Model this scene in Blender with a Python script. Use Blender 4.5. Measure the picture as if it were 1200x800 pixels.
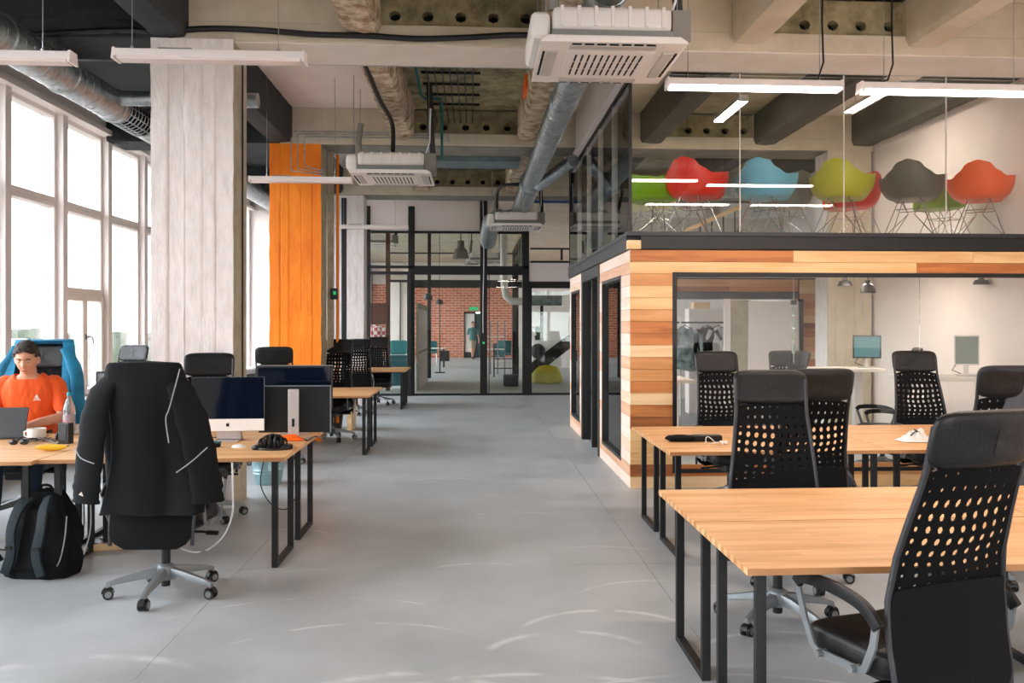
import bpy, bmesh, math, random
from mathutils import Vector, Matrix, noise
for _o in list(bpy.data.objects): bpy.data.objects.remove(_o)
S = bpy.context.scene
C = S.collection
PI = math.pi
R = math.radians
# ---------------- camera, world, exposure ----------------
YAW = math.atan(67/1040)
cd = bpy.data.cameras.new('camera'); cam = bpy.data.objects.new('camera', cd); C.objects.link(cam)
cam.location = (0, 0, 1.6); cam.rotation_euler = (PI/2, 0, -YAW)
cd.sensor_width = 36; cd.lens = 1040/1200*36
cd.shift_x = -22/1200; cd.shift_y = -19/1200
cd.clip_end = 600
S.camera = cam
W = bpy.data.worlds.new('overcast_sky'); S.world = W; W.use_nodes = True
wn = W.node_tree.nodes; wl = W.node_tree.links
bg = wn['Background']; bg.inputs['Strength'].default_value = 10.5
tc = wn.new('ShaderNodeTexCoord'); sp = wn.new('ShaderNodeSeparateXYZ'); rp = wn.new('ShaderNodeValToRGB')
wl.new(tc.outputs['Generated'], sp.inputs[0]); wl.new(sp.outputs['Z'], rp.inputs[0]); wl.new(rp.outputs[0], bg.inputs['Color'])
rp.color_ramp.elements[0].color = (0.92, 0.92, 0.95, 1); rp.color_ramp.elements[1].color = (0.80, 0.89, 1.0, 1)
def portal(y0, y1):
    l = bpy.data.lights.new('sky_portal', 'AREA'); l.shape = 'RECTANGLE'; l.size = y1-y0; l.size_y = 3.5
    l.cycles.is_portal = True
    o = bpy.data.objects.new('sky_portal', l); C.objects.link(o)
    o.location = (-5.25, (y0+y1)/2, 2.43); o.rotation_euler = (PI/2, 0, -PI/2)
for a, b in ((-8, 6), (6, 20.2), (20.6, 44)): portal(a, b)
l = bpy.data.lights.new('sky_portal', 'AREA'); l.shape = 'RECTANGLE'; l.size = 3.2; l.size_y = 3.5; l.cycles.is_portal = True
o = bpy.data.objects.new('sky_portal', l); C.objects.link(o); o.location = (4.1, -7.75, 2.43); o.rotation_euler = (PI/2, 0, 0)
VS = S.view_settings; S.display_settings.display_device = 'sRGB'
VS.view_transform = 'Standard'; VS.look = 'None'; VS.gamma = 1; VS.use_curve_mapping = False; VS.exposure = 0.42

# ---------------- measuring helpers ----------------
_s, _c = math.sin(YAW), math.cos(YAW)
def _ray(px, py):
    a = (px-622)/1040; b = (381-py)/1040
    return (_s+_c*a, _c-_s*a, b)
def G(px, py, z=0.0):
    r = _ray(px, py); k = (z-1.6)/r[2]; return (r[0]*k, r[1]*k)
def P(px, py, Y):
    r = _ray(px, py); k = Y/r[1]; return (r[0]*k, Y, 1.6+r[2]*k)

# ---------------- materials ----------------
def lin(c):
    if isinstance(c, str):
        c = [int(c[i:i+2], 16)/255 for i in (0, 2, 4)]
    return tuple(((x/12.92) if x <= .04045 else ((x+.055)/1.055)**2.4) for x in c)+(1,)
MATS = {}
def mat(name, col, rough=.5, metal=0, spec=.5, var=None, vscale=6, bump=0, bscale=60, stretch=(1,1,1), coat=0, trans=0, alpha=1):
    if name in MATS: return MATS[name]
    m = bpy.data.materials.new(name); m.use_nodes = True; MATS[name] = m
    n = m.node_tree.nodes; l = m.node_tree.links; b = n['Principled BSDF']
    b.inputs['Base Color'].default_value = lin(col); b.inputs['Roughness'].default_value = rough
    b.inputs['Metallic'].default_value = metal; b.inputs['Specular IOR Level'].default_value = spec
    b.inputs['Coat Weight'].default_value = coat; b.inputs['Transmission Weight'].default_value = trans; b.inputs['Alpha'].default_value = alpha
    if var or bump:
        t = n.new('ShaderNodeTexCoord'); mp = n.new('ShaderNodeMapping'); mp.inputs['Scale'].default_value = stretch
        l.new(t.outputs['Object'], mp.inputs[0])
    if var:
        ns = n.new('ShaderNodeTexNoise'); ns.inputs['Scale'].default_value = vscale; ns.inputs['Detail'].default_value = 6
        ns.inputs['Roughness'].default_value = .65
        r = n.new('ShaderNodeValToRGB'); r.color_ramp.elements[0].color = lin(var); r.color_ramp.elements[1].color = lin(col)
        r.color_ramp.elements[0].position = .35; r.color_ramp.elements[1].position = .62
        l.new(mp.outputs[0], ns.inputs['Vector']); l.new(ns.outputs['Fac'], r.inputs[0]); l.new(r.outputs[0], b.inputs['Base Color'])
    if bump:
        n2 = n.new('ShaderNodeTexNoise'); n2.inputs['Scale'].default_value = bscale; n2.inputs['Detail'].default_value = 5
        bp = n.new('ShaderNodeBump'); bp.inputs['Strength'].default_value = bump; bp.inputs['Distance'].default_value = .02
        l.new(mp.outputs[0], n2.inputs['Vector']); l.new(n2.outputs['Fac'], bp.inputs['Height']); l.new(bp.outputs[0], b.inputs['Normal'])
    return m
def emis(name, col, s):
    m = bpy.data.materials.new(name); m.use_nodes = True; MATS[name] = m
    b = m.node_tree.nodes['Principled BSDF']; b.inputs['Base Color'].default_value = lin(col)
    b.inputs['Emission Color'].default_value = lin(col); b.inputs['Emission Strength'].default_value = s
    return m
def glass(name, tint=(.93,.97,.95), ior=1.5, boost=1.0):
    m = bpy.data.materials.new(name); m.use_nodes = True; MATS[name] = m
    n = m.node_tree.nodes; l = m.node_tree.links; n.remove(n['Principled BSDF']); o = n['Material Output']
    t = n.new('ShaderNodeBsdfTransparent'); t.inputs[0].default_value = tint+(1,)
    g = n.new('ShaderNodeBsdfGlossy'); g.inputs['Roughness'].default_value = 0.0; g.inputs['Color'].default_value = (1,1,1,1)
    fr = n.new('ShaderNodeFresnel'); fr.inputs['IOR'].default_value = ior
    mx = n.new('ShaderNodeMixShader'); mu = n.new('ShaderNodeMath'); mu.operation = 'MULTIPLY'; mu.inputs[1].default_value = boost; mu.use_clamp = True
    l.new(fr.outputs[0], mu.inputs[0]); l.new(mu.outputs[0], mx.inputs[0]); l.new(t.outputs[0], mx.inputs[1]); l.new(g.outputs[0], mx.inputs[2]); l.new(mx.outputs[0], o.inputs['Surface'])
    return m
def wood(name, a, b2, axis=0, scale=1.0, staves=0, rough=.5, pink=None):
    m = bpy.data.materials.new(name); m.use_nodes = True; MATS[name] = m
    n = m.node_tree.nodes; l = m.node_tree.links; b = n['Principled BSDF']; b.inputs['Roughness'].default_value = rough
    t = n.new('ShaderNodeTexCoord'); mp = n.new('ShaderNodeMapping'); s = [14, 14, 14]; s[axis] = 1.2
    mp.inputs['Scale'].default_value = [x*scale for x in s]; l.new(t.outputs['Object'], mp.inputs[0])
    oi = n.new('ShaderNodeObjectInfo'); ad = n.new('ShaderNodeVectorMath'); ad.operation = 'ADD'
    mv = n.new('ShaderNodeVectorMath'); mv.operation = 'SCALE'; mv.inputs['Scale'].default_value = 37
    cb = n.new('ShaderNodeCombineXYZ')
    for k in range(3): l.new(oi.outputs['Random'], cb.inputs[k])
    l.new(cb.outputs[0], mv.inputs[0]); l.new(mp.outputs[0], ad.inputs[0]); l.new(mv.outputs[0], ad.inputs[1])
    ns = n.new('ShaderNodeTexNoise'); ns.inputs['Scale'].default_value = 1.0; ns.inputs['Detail'].default_value = 5; ns.inputs['Distortion'].default_value = .6
    l.new(ad.outputs[0], ns.inputs['Vector'])
    r = n.new('ShaderNodeValToRGB'); r.color_ramp.elements[0].color = lin(b2); r.color_ramp.elements[1].color = lin(a)
    r.color_ramp.elements[0].position = .33; r.color_ramp.elements[1].position = .6
    l.new(ns.outputs['Fac'], r.inputs[0]); out = r.outputs[0]
    if staves:
        bt = n.new('ShaderNodeTexBrick'); bt.inputs['Scale'].default_value = 1; bt.inputs['Brick Width'].default_value = .42; bt.inputs['Row Height'].default_value = .042
        bt.inputs['Mortar Size'].default_value = .0006; bt.inputs['Color1'].default_value = (1,1,1,1); bt.inputs['Color2'].default_value = (.86,.82,.78,1); bt.inputs['Mortar'].default_value = (.6,.5,.42,1)
        bt.offset = .37
        l.new(t.outputs['Object'], bt.inputs['Vector'])
        mm = n.new('ShaderNodeMix'); mm.data_type = 'RGBA'; mm.blend_type = 'MULTIPLY'; mm.inputs[0].default_value = 1
        l.new(out, mm.inputs[6]); l.new(bt.outputs['Color'], mm.inputs[7]); out = mm.outputs[2]
    l.new(out, b.inputs['Base Color'])
    bp = n.new('ShaderNodeBump'); bp.inputs['Strength'].default_value = .12; bp.inputs['Distance'].default_value = .01
    l.new(ns.outputs['Fac'], bp.inputs['Height']); l.new(bp.outputs[0], b.inputs['Normal'])
    return m

# ---------------- mesh builder ----------------
class MB:
    def __init__(s): s.v = []; s.f = []
    def add(s, vs, fs):
        k = len(s.v); s.v += [tuple(v) for v in vs]; s.f += [tuple(i+k for i in f) for f in fs]; return s
    def box(s, x0, x1, y0, y1, z0, z1):
        vs = [(x, y, z) for z in (z0, z1) for y in (y0, y1) for x in (x0, x1)]
        return s.add(vs, [(0,2,3,1),(4,5,7,6),(0,1,5,4),(2,6,7,3),(0,4,6,2),(1,3,7,5)])
    def cbox(s, c, d, rot=None):
        M = rot.to_3x3() if rot else Matrix.Identity(3); c = Vector(c)
        vs = [c + M @ Vector((x*d[0]/2, y*d[1]/2, z*d[2]/2)) for z in (-1, 1) for y in (-1, 1) for x in (-1, 1)]
        return s.add(vs, [(0,2,3,1),(4,5,7,6),(0,1,5,4),(2,6,7,3),(0,4,6,2),(1,3,7,5)])
    def tube(s, pts, r, seg=8, cap=True, closed=False, flat=1.0, up=None):
        pts = [Vector(p) for p in pts]; n = len(pts)
        rs = r if isinstance(r, (list, tuple)) else [r]*n
        N = None; rings = []
        for i in range(n):
            a = pts[i-1] if (i > 0 or closed) else pts[i]; b = pts[(i+1) % n] if (i < n-1 or closed) else pts[i]
            T = (b-a).normalized()
            if up is not None: N = Vector(up) - T*T.dot(Vector(up)); N.normalize()
            elif N is None:
                N = T.orthogonal().normalized()
            else:
                N = (N - T*T.dot(N)); N = N.normalized() if N.length > 1e-6 else T.orthogonal().normalized()
            B = T.cross(N)
            rings.append([pts[i] + (N*math.cos(2*PI*k/seg) + B*math.sin(2*PI*k/seg)*flat)*rs[i] for k in range(seg)])
        vs = [v for ring in rings for v in ring]; fs = []
        m = n if closed else n-1
        for i in range(m):
            j = (i+1) % n
            for k in range(seg):
                q = (k+1) % seg; fs.append((i*seg+k, i*seg+q, j*seg+q, j*seg+k))
        if cap and not closed:
            fs.append(tuple(range(seg))[::-1]); fs.append(tuple((n-1)*seg+k for k in range(seg)))
        return s.add(vs, fs)
    def bar(s, pts, w, h, up=(0,0,1), closed=False):
        pts = [Vector(p) for p in pts]; n = len(pts); vs = []; fs = []
        for i in range(n):
            a = pts[i-1] if (i > 0 or closed) else pts[i]; b = pts[(i+1) % n] if (i < n-1 or closed) else pts[i]
            T = (b-a).normalized(); U = Vector(up); U = (U - T*T.dot(U)).normalized(); B = T.cross(U)
            for sx, sy in ((-1,-1),(1,-1),(1,1),(-1,1)): vs.append(pts[i]+B*sx*w/2+U*sy*h/2)
        m = n if closed else n-1
        for i in range(m):
            j = (i+1) % n
            for k in range(4):
                q = (k+1) % 4; fs.append((i*4+k, i*4+q, j*4+q, j*4+k))
        if not closed: fs += [(3,2,1,0), tuple((n-1)*4+k for k in range(4))]
        return s.add(vs, fs)
    def lathe(s, c, prof, seg=16, axis=2):
        c = Vector(c); vs = []; fs = []; n = len(prof)
        for r, z in prof:
            for k in range(seg):
                a = 2*PI*k/seg; p = (r*math.cos(a), r*math.sin(a), z)
                if axis == 1: p = (p[0], z, p[1])
                if axis == 0: p = (z, p[0], p[1])
                vs.append(c+Vector(p))
        for i in range(n-1):
            for k in range(seg):
                q = (k+1) % seg; fs.append((i*seg+k, i*seg+q, (i+1)*seg+q, (i+1)*seg+k))
        if prof[0][0] > 1e-5: fs.append(tuple(range(seg))[::-1])
        if prof[-1][0] > 1e-5: fs.append(tuple((n-1)*seg+k for k in range(seg)))
        return s.add(vs, fs)
    def ball(s, c, r, seg=12, rings=8):
        r = (r, r, r) if not isinstance(r, (tuple, list)) else r
        vs = [(c[0]+r[0]*math.sin(PI*i/rings)*math.cos(2*PI*k/seg), c[1]+r[1]*math.sin(PI*i/rings)*math.sin(2*PI*k/seg), c[2]+r[2]*math.cos(PI*i/rings)) for i in range(rings+1) for k in range(seg)]
        fs = []
        for i in range(rings):
            for k in range(seg):
                q = (k+1) % seg; fs.append((i*seg+k, (i+1)*seg+k, (i+1)*seg+q, i*seg+q))
        return s.add(vs, fs)
    def grid(s, fn, nu, nv, closeu=False):
        vs = [fn(i/(nu if closeu else nu-1), j/(nv-1)) for j in range(nv) for i in range(nu)]; fs = []
        for j in range(nv-1):
            for i in range(nu if closeu else nu-1):
                q = (i+1) % nu; fs.append((j*nu+i, j*nu+q, (j+1)*nu+q, (j+1)*nu+i))
        return s.add(vs, fs)
    def prism(s, poly, axis, a, b):
        n = len(poly); mk = {0: lambda p, t: (t, p[0], p[1]), 1: lambda p, t: (p[0], t, p[1]), 2: lambda p, t: (p[0], p[1], t)}[axis]
        vs = [mk(p, a) for p in poly]+[mk(p, b) for p in poly]
        fs = [tuple(range(n))[::-1], tuple(range(n, 2*n))]+[(i, (i+1) % n, (i+1) % n+n, i+n) for i in range(n)]
        return s.add(vs, fs)
    def holecell(s, corners, hr, fn, th=None, seg=8, hx=None):
        """quad cell in param space (s0,s1,t0,t1) with an elliptical hole; fn(s,t,side)->point"""
        s0, s1, t0, t1 = corners; cs, ct = (s0+s1)/2, (t0+t1)/2; a, b = (s1-s0)/2, (t1-t0)/2
        hx = hr if hx is None else hx
        out = [(1,0),(1,1),(0,1),(-1,1),(-1,0),(-1,-1),(0,-1),(1,-1)]
        vs = []
        for side in ((0, 1) if th else (0,)):
            for q in out: vs.append(fn(cs+q[0]*a, ct+q[1]*b, side))
            for k in range(8): vs.append(fn(cs+math.cos(k*PI/4)*a*hx, ct+math.sin(k*PI/4)*b*hr, side))
        fs = []
        for k in range(8):
            q = (k+1) % 8; fs.append((k, q, 8+q, 8+k))
            if th: fs += [(16+q, 16+k, 24+k, 24+q), (8+k, 8+q, 24+q, 24+k)]
        return s.add(vs, fs)
    def build(s, name, m, parent=None, smooth=False, bevel=0, kind=None, loc=None, rot=None, solid=0, angle=40, seg=2, weld=False, sub=0):
        me = bpy.data.meshes.new(name)
        if bevel or weld or solid:
            bm = bmesh.new(); vs = [bm.verts.new(v) for v in s.v]
            for f in s.f:
                try: bm.faces.new([vs[i] for i in f])
                except ValueError: pass
            if weld: bmesh.ops.remove_doubles(bm, verts=bm.verts, dist=1e-5)
            bm.normal_update()
            if solid:
                bmesh.ops.solidify(bm, geom=bm.faces[:], thickness=solid)
            if bevel:
                es = [e for e in bm.edges if len(e.link_faces) == 2 and e.calc_face_angle(0) > .5]
                bmesh.ops.bevel(bm, geom=es, offset=bevel, segments=seg, profile=.6, affect='EDGES', clamp_overlap=True)
            bm.to_mesh(me); bm.free()
        else: me.from_pydata(s.v, [], s.f)
        me.validate()
        me.materials.append(MATS[m] if isinstance(m, str) else m)
        if smooth:
            me.polygons.foreach_set('use_smooth', [True]*len(me.polygons)); me.set_sharp_from_angle(angle=R(angle))
        o = bpy.data.objects.new(name, me); C.objects.link(o)
        if parent is not None: o.parent = parent
        if kind: o['kind'] = kind
        if loc: o.location = loc
        if rot: o.rotation_euler = rot
        if sub:
            md = o.modifiers.new('subdivision', 'SUBSURF'); md.levels = md.render_levels = sub
        return o
def thing(name, label, cat, loc=(0,0,0), rz=0, group=None):
    o = bpy.data.objects.new(name, None); o.empty_display_size = .1; C.objects.link(o); o.location = loc; o.rotation_euler = (0, 0, rz)
    o['label'] = label; o['category'] = cat
    if group: o['group'] = group
    return o
def tag(o, label, cat, group=None):
    o['label'] = label; o['category'] = cat
    if group: o['group'] = group
    return o
def st(o): o['kind'] = 'structure'; return o
KIDS = {}
def kids(o): return [c for c in C.objects if c.parent is o]
def dup(root, loc, rz=0, label=None, group=None, scale=None):
    def cp(o, par):
        c = o.copy(); C.objects.link(c)
        if par is not None: c.parent = par
        for ch in KIDCACHE.get(o.name, ()): cp(ch, c)
        return c
    if root.name not in KIDCACHE:
        def fill(o):
            KIDCACHE[o.name] = kids(o)
            for ch in KIDCACHE[o.name]: fill(ch)
        fill(root)
    r = cp(root, None); r.location = loc; r.rotation_euler = (0, 0, rz)
    if label: r['label'] = label
    if group: r['group'] = group
    if scale: r.scale = scale
    return r
KIDCACHE = {}

# ---------------- material library ----------------
mat('black_metal', '0b0b0c', .5); mat('dark_steel', '2c2c30', .45, .2)
mat('black_fabric', '101113', .85, spec=.2); mat('black_leather', '131213', .42, bump=.1, bscale=90, spec=.35)
mat('black_plastic', '0c0c0e', .45); mat('rubber', '121214', .6); mat('mesh_fabric', '0b0b0c', .8, spec=.15)
mat('aluminium', '85898b', .4, .5); mat('silver', 'c4bcb8', .35, .4); mat('cast_grey', '7f8487', .42, .4); mat('chrome', 'c8c8c8', .18, 1)
mat('galv', 'b4bcc0', .32, .85, var='8f979b', vscale=9); mat('white_paint', 'f0e6e2', .6); mat('white_plastic', 'ece5df', .42)
mat('warm_white', 'e4dcd2', .7, bump=.08, bscale=20, var='d8cfc4', vscale=2); mat('white_wall', 'f0e6e1', .75, var='e9deda', vscale=1.5)
mat('beige_beam', 'd3c8b4', .75, var='c3b69f', vscale=2.2, bump=.15, bscale=14)
mat('rough_concrete', 'aea27e', .9, var='6f664a', vscale=4, bump=.9, bscale=9)
mat('rib_flake', 'dccdb6', .9, var='8a6a4c', vscale=7, bump=1.0, bscale=12)
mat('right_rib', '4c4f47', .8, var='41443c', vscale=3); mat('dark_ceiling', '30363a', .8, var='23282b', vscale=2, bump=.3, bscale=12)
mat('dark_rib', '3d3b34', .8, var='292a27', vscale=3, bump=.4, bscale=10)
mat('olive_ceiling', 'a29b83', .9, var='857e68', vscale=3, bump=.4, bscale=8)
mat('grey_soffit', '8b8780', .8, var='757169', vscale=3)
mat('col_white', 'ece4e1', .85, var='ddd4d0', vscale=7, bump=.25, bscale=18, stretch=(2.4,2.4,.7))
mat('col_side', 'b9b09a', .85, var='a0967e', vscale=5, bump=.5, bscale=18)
mat('orange_paint', 'ff9000', .6, var='f47a00', vscale=2.5, bump=.25, bscale=16, stretch=(2.4,2.4,.7))
mat('orange_plastic', 'ff6a10', .5); mat('black_hole', '060606', .9)
mat('grey_flake', 'a8a39a', .9, var='35312b', vscale=9, bump=.8, bscale=20)
mat('brown_steel', '6b3a20', .6); mat('brick_brown', '7a4426', .6, var='66361c', vscale=12)
glass('clear_glass', (.96,.98,.97), 1.5, .75); glass('tinted_glass', (.93,.96,.95), 1.5, 1.0); glass('window_glass', (.97,.98,.98), 1.45, .6); glass('smoke_glass', (.88,.92,.90), 1.5, .6)
emis('lamp_on', 'ffeadb', 42.0); emis('exit_green', '1f9a60', .8)
mat('lamp_off', 'e6d6d2', .4); mat('screen_dark', '0a1222', .07, spec=.8); mat('screen_blue', '29507a', .1, spec=.8)
mat('screen_grey', '6e7a72', .3); mat('screen_teal', '4f7880', .25)
wood('desk_wood', 'e9b882', 'd39a62', 0, 1.0, 1, .5)
wood('ply_edge', 'dfa468', 'c98a4e', 0)
for nm, a, b in (('dark', 'cc8142', 'a96027'), ('darker', 'b06a35', '8f4f22'), ('mid', 'dba066', 'c88748'), ('light', 'eec68e', 'dfae72'), ('pale', 'f1d0a2', 'e5bc86')):
    wood('plank_'+nm, a, b, 0)
for nm, a, b in (('mid', 'e8b795', 'd9a27c'), ('light', 'f3d3ba', 'e8c2a4'), ('pale', 'f7e0cf', 'eed0bb'), ('dark', 'dda07a', 'c98a62')): wood('windowlit_plank_'+nm, a, b, 1)  # side wall planks: window light painted in as paler, pinker tones
mat('blue_jacket', '0986b0', .7, var='066a92', vscale=6); mat('black_coat', '0c0d0f', .8, spec=.25)
mat('grey_coat', '4a4a4e', .85); mat('piping_grey', 'a0a0a0', .6)
mat('orange_shirt', 'f4601c', .8, var='e85210', vscale=4); mat('skin', 'd9a184', .5, var='cf9275', vscale=9); mat('hair_brown', '2e211a', .7, bump=.8, bscale=70)
mat('denim', '24384a', .85); mat('shoe_dark', '1d1a1a', .6)
mat('teal_cloth', '2f6f72', .85); mat('teal_dark', '1f4a50', .85); mat('yellow_plastic', 'd8c713', .55)
mat('bucket_zinc', '93b3ba', .35, .55); mat('white_cable', 'e8e8e6', .5)
# ================= SETTING =================
XL, XR, YB, YF, YE, ZC = -5.0, 5.75, -7.5, 20.3, 44.0, 4.6
# floor: concrete slabs with saw-cut joints
def floor_mat():
    m = mat('floor_concrete', 'b3b5b6', .42); n = m.node_tree.nodes; l = m.node_tree.links; b = n['Principled BSDF']
    g = n.new('ShaderNodeNewGeometry'); pos = g.outputs['Position']
    ns = n.new('ShaderNodeTexNoise'); ns.inputs['Scale'].default_value = 1.3; ns.inputs['Detail'].default_value = 8; ns.inputs['Roughness'].default_value = .6
    l.new(pos, ns.inputs['Vector'])
    r = n.new('ShaderNodeValToRGB'); r.color_ramp.elements[0].color = lin('a0a5a7'); r.color_ramp.elements[1].color = lin('bbbfc2')
    r.color_ramp.elements[0].position = .3; r.color_ramp.elements[1].position = .7
    l.new(ns.outputs['Fac'], r.inputs[0])
    sx = n.new('ShaderNodeSeparateXYZ'); l.new(pos, sx.inputs[0])
    acc = None
    rnd = random.Random(5)
    arcs = [(G(380, 700), 1.15, .014), (G(600, 790), 1.3, .03), (G(690, 640), .75, .012), (G(560, 660), .5, .02), (G(640, 560), .7, .015),
            (G(120, 770), .8, .05), (G(700, 715), .5, .03), (G(820, 790), 1.4, .02), (G(600, 600), .6, .02), (G(430, 730), .9, .02), (G(60, 640), .9, .02),
            (G(520, 560), .5, .02), (G(760, 680), .6, .014), (G(560, 520), .8, .02), (G(470, 790), .6, .05), (G(900, 740), .5, .03), (G(660, 740), .45, .035), (G(340, 620), .4, .015)]
    def mth(op, a, bb, c=None):
        q = n.new('ShaderNodeMath'); q.operation = op
        for i, z in enumerate((a, bb, c)):
            if z is None: continue
            if isinstance(z, (int, float)): q.inputs[i].default_value = z
            else: l.new(z, q.inputs[i])
        return q.outputs[0]
    for i, ((cx, cy), rad, wd) in enumerate(arcs):
        dx = mth('SUBTRACT', sx.outputs[0], cx); dy = mth('MULTIPLY', mth('SUBTRACT', sx.outputs[1], cy-rad), 1.0)
        d = mth('SQRT', mth('ADD', mth('MULTIPLY', dx, dx), mth('MULTIPLY', dy, dy)), 0)
        e = mth('ABSOLUTE', mth('SUBTRACT', d, rad), 0)
        k = mth('SUBTRACT', 1.0, mth('DIVIDE', e, wd)); k = mth('MAXIMUM', k, 0)
        # keep only a sector of the ring
        sec = mth('SUBTRACT', mth('DIVIDE', dy, d), .45+.35*rnd.random()); sec = mth('MINIMUM', mth('MAXIMUM', mth('MULTIPLY', sec, 8), 0), 1)
        k = mth('MULTIPLY', k, sec)
        acc = k if acc is None else mth('ADD', acc, k)
    n2 = n.new('ShaderNodeTexNoise'); n2.inputs['Scale'].default_value = 3.5; n2.inputs['Detail'].default_value = 4
    l.new(pos, n2.inputs['Vector'])
    mk = mth('MULTIPLY', acc, mth('MINIMUM', mth('MAXIMUM', mth('MULTIPLY', mth('SUBTRACT', n2.outputs['Fac'], .42), 6), 0), 1)); mk = mth('MINIMUM', mth('MULTIPLY', mk, .6), .5)
    mx = n.new('ShaderNodeMix'); mx.data_type = 'RGBA'; l.new(mk, mx.inputs[0]); l.new(r.outputs[0], mx.inputs[6]); mx.inputs[7].default_value = lin('ecece8')
    l.new(mx.outputs[2], b.inputs['Base Color'])
    rr = n.new('ShaderNodeMath'); rr.operation = 'MULTIPLY_ADD'; rr.inputs[1].default_value = .25; rr.inputs[2].default_value = .30; l.new(ns.outputs['Fac'], rr.inputs[0]); l.new(rr.outputs[0], b.inputs['Roughness'])
floor_mat()
fl = st(MB().box(XL-.3, XR+2.5, YB, YE+.3, -.30, -.02).build('floor', 'dark_steel'))
xj = [XL-.3, G(240, 735)[0]-1.5, G(240, 735)[0], G(240, 735)[0]+3.2, XR-.9, XR+2.5]
xj = [XL-.3, -1.53, 1.15, 3.9, XR+2.5]
y = YB; yj = [YB]
while y < YE: y = min(y+3.35, YE+.3); yj.append(y)
for i in range(len(xj)-1):
    for j in range(len(yj)-1):
        MB().box(xj[i]+.0015, xj[i+1]-.0015, yj[j]+.0015, yj[j+1]-.0015, -.05, 0).build('floor_slab', 'floor_concrete', fl)
# ceiling slab by bays
cl = st(MB().box(XL-.3, XR+2.5, YB, YE+.3, ZC+.08, ZC+.3).build('ceiling', 'beige_beam'))
beams = [3.3-.65-4.0, 3.3, 7.95, 12.4, 17.15]      # front face Y of transverse beams
bw = .65; RX = [-2.82, -1.15, .62, 2.35, 3.98, 5.41]   # left side X of longitudinal ribs
segsY = [(YB, beams[0])]+[(beams[i]+bw, beams[i+1]) for i in range(4)]+[(beams[4]+bw, YF)]
xs = [XL-.3]+RX+[XR+.3]
for bi, (y0, y1) in enumerate(segsY):
    for k in range(len(xs)-1):
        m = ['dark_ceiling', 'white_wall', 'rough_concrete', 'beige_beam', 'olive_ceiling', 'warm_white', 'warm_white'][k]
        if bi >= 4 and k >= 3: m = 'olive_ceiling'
        MB().box(xs[k], xs[k+1], y0, y1, ZC, ZC+.07).build('ceiling_panel', m, cl)
# transverse beams
BD = {0: 'behind the camera', 1: 'near the camera', 2: 'carried by the white column, with a black cable along it', 3: 'carried by the orange column', 4: 'in front of the glass partition'}
for bi, y0 in enumerate(beams):
    t = thing('ceiling_beam', 'beige concrete beam across the ceiling '+BD[bi], 'beam', (0, y0, 0))
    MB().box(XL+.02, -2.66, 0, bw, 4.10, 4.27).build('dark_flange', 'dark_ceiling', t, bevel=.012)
    b = MB(); b.box(-2.66, XR-.02, 0, bw, 4.10, 4.27); b.build('flange', 'beige_beam', t, bevel=.012)
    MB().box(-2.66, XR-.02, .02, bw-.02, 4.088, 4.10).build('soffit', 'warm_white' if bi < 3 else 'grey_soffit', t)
    for k in range(len(xs)-1):
        rough = k in (2, 4)
        a = max(xs[k], XL+.02)+(0 if k == 0 else .34 if k == 1 else .3); c = min(xs[k+1], XR-.02)
        if c-a < .05: continue
        if rough:
            MB().box(a-.3, c, .18, bw-.1, 4.27, ZC).build('web_core', 'black_hole', t)
            nh = 5; ww = MB(); cw = (c-a)/nh
            def fn(s_, t_, side, d=0): return (s_, .06+.12*side, t_)
            for h in range(nh):
                ww.holecell((a+h*cw, a+(h+1)*cw, 4.27, 4.47), .48, fn, True, hx=.27*.2/cw*2)
            ww.box(a, c, .06, .18, 4.47, ZC)
            ww.build('pierced_web', 'rough_concrete', t)
        else:
            MB().box(a-.3 if k else a, c, .006, bw-.006, 4.27, ZC).build('web', 'dark_ceiling' if k == 0 else ('beige_beam' if k < 6 else 'warm_white'), t)
# longitudinal ribs
rl = ['dark-painted', 'flaking white', 'flaking beige', 'brown', 'brown', 'dark green-grey']
rnd = random.Random(3)
BN = ['in the bay behind the camera', 'in the bay just behind the camera', 'in the nearest bay of the ceiling', 'in the bay between the white and orange columns', 'in the bay beyond the orange column', 'in the last bay before the glass partition']
for bi, (y0, y1) in enumerate(segsY):
    for k, x in enumerate(RX):
        if bi in (0, 5): continue
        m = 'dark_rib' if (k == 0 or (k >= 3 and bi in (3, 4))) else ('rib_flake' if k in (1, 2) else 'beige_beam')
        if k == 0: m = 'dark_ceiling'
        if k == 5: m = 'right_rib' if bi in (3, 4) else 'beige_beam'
        zb = 4.17 if k else 4.12
        def rib(u, v, x=x, y0=y0, y1=y1, zb=zb, k=k):
            # outline around the rib cross-section with chipped arrises
            prof = [(0, ZC), (0, zb+.06), (.03, zb), (.17, zb-.01), (.29, zb), (.33, zb+.07), (.33, ZC)]
            q = u*6; i = min(5, int(q)); f = q-i
            px_ = prof[i][0]*(1-f)+prof[i+1][0]*f; pz = prof[i][1]*(1-f)+prof[i+1][1]*f
            yy = y0+(y1-y0)*v; a = .03 if k in (1, 2) else .010
            d = noise.noise(Vector((px_*6+k, yy*4, pz*6)))*a
            return (x+px_+d, yy, min(ZC, pz+abs(d)*1.0))
        g = MB(); g.grid(rib, 19, 60)
        o = g.build('ceiling_rib', m, smooth=True)
        tag(o, {0: 'dark-painted', 1: 'chipped white', 2: 'crumbling cream', 3: 'brown' if bi in (3, 4) else 'smooth beige', 4: 'brown-grey' if bi in (3, 4) else 'peeling beige', 5: 'dark right-hand' if bi in (3, 4) else 'cream right-hand'}[k]+' concrete ceiling rib '+BN[bi], 'ceiling rib')
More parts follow.
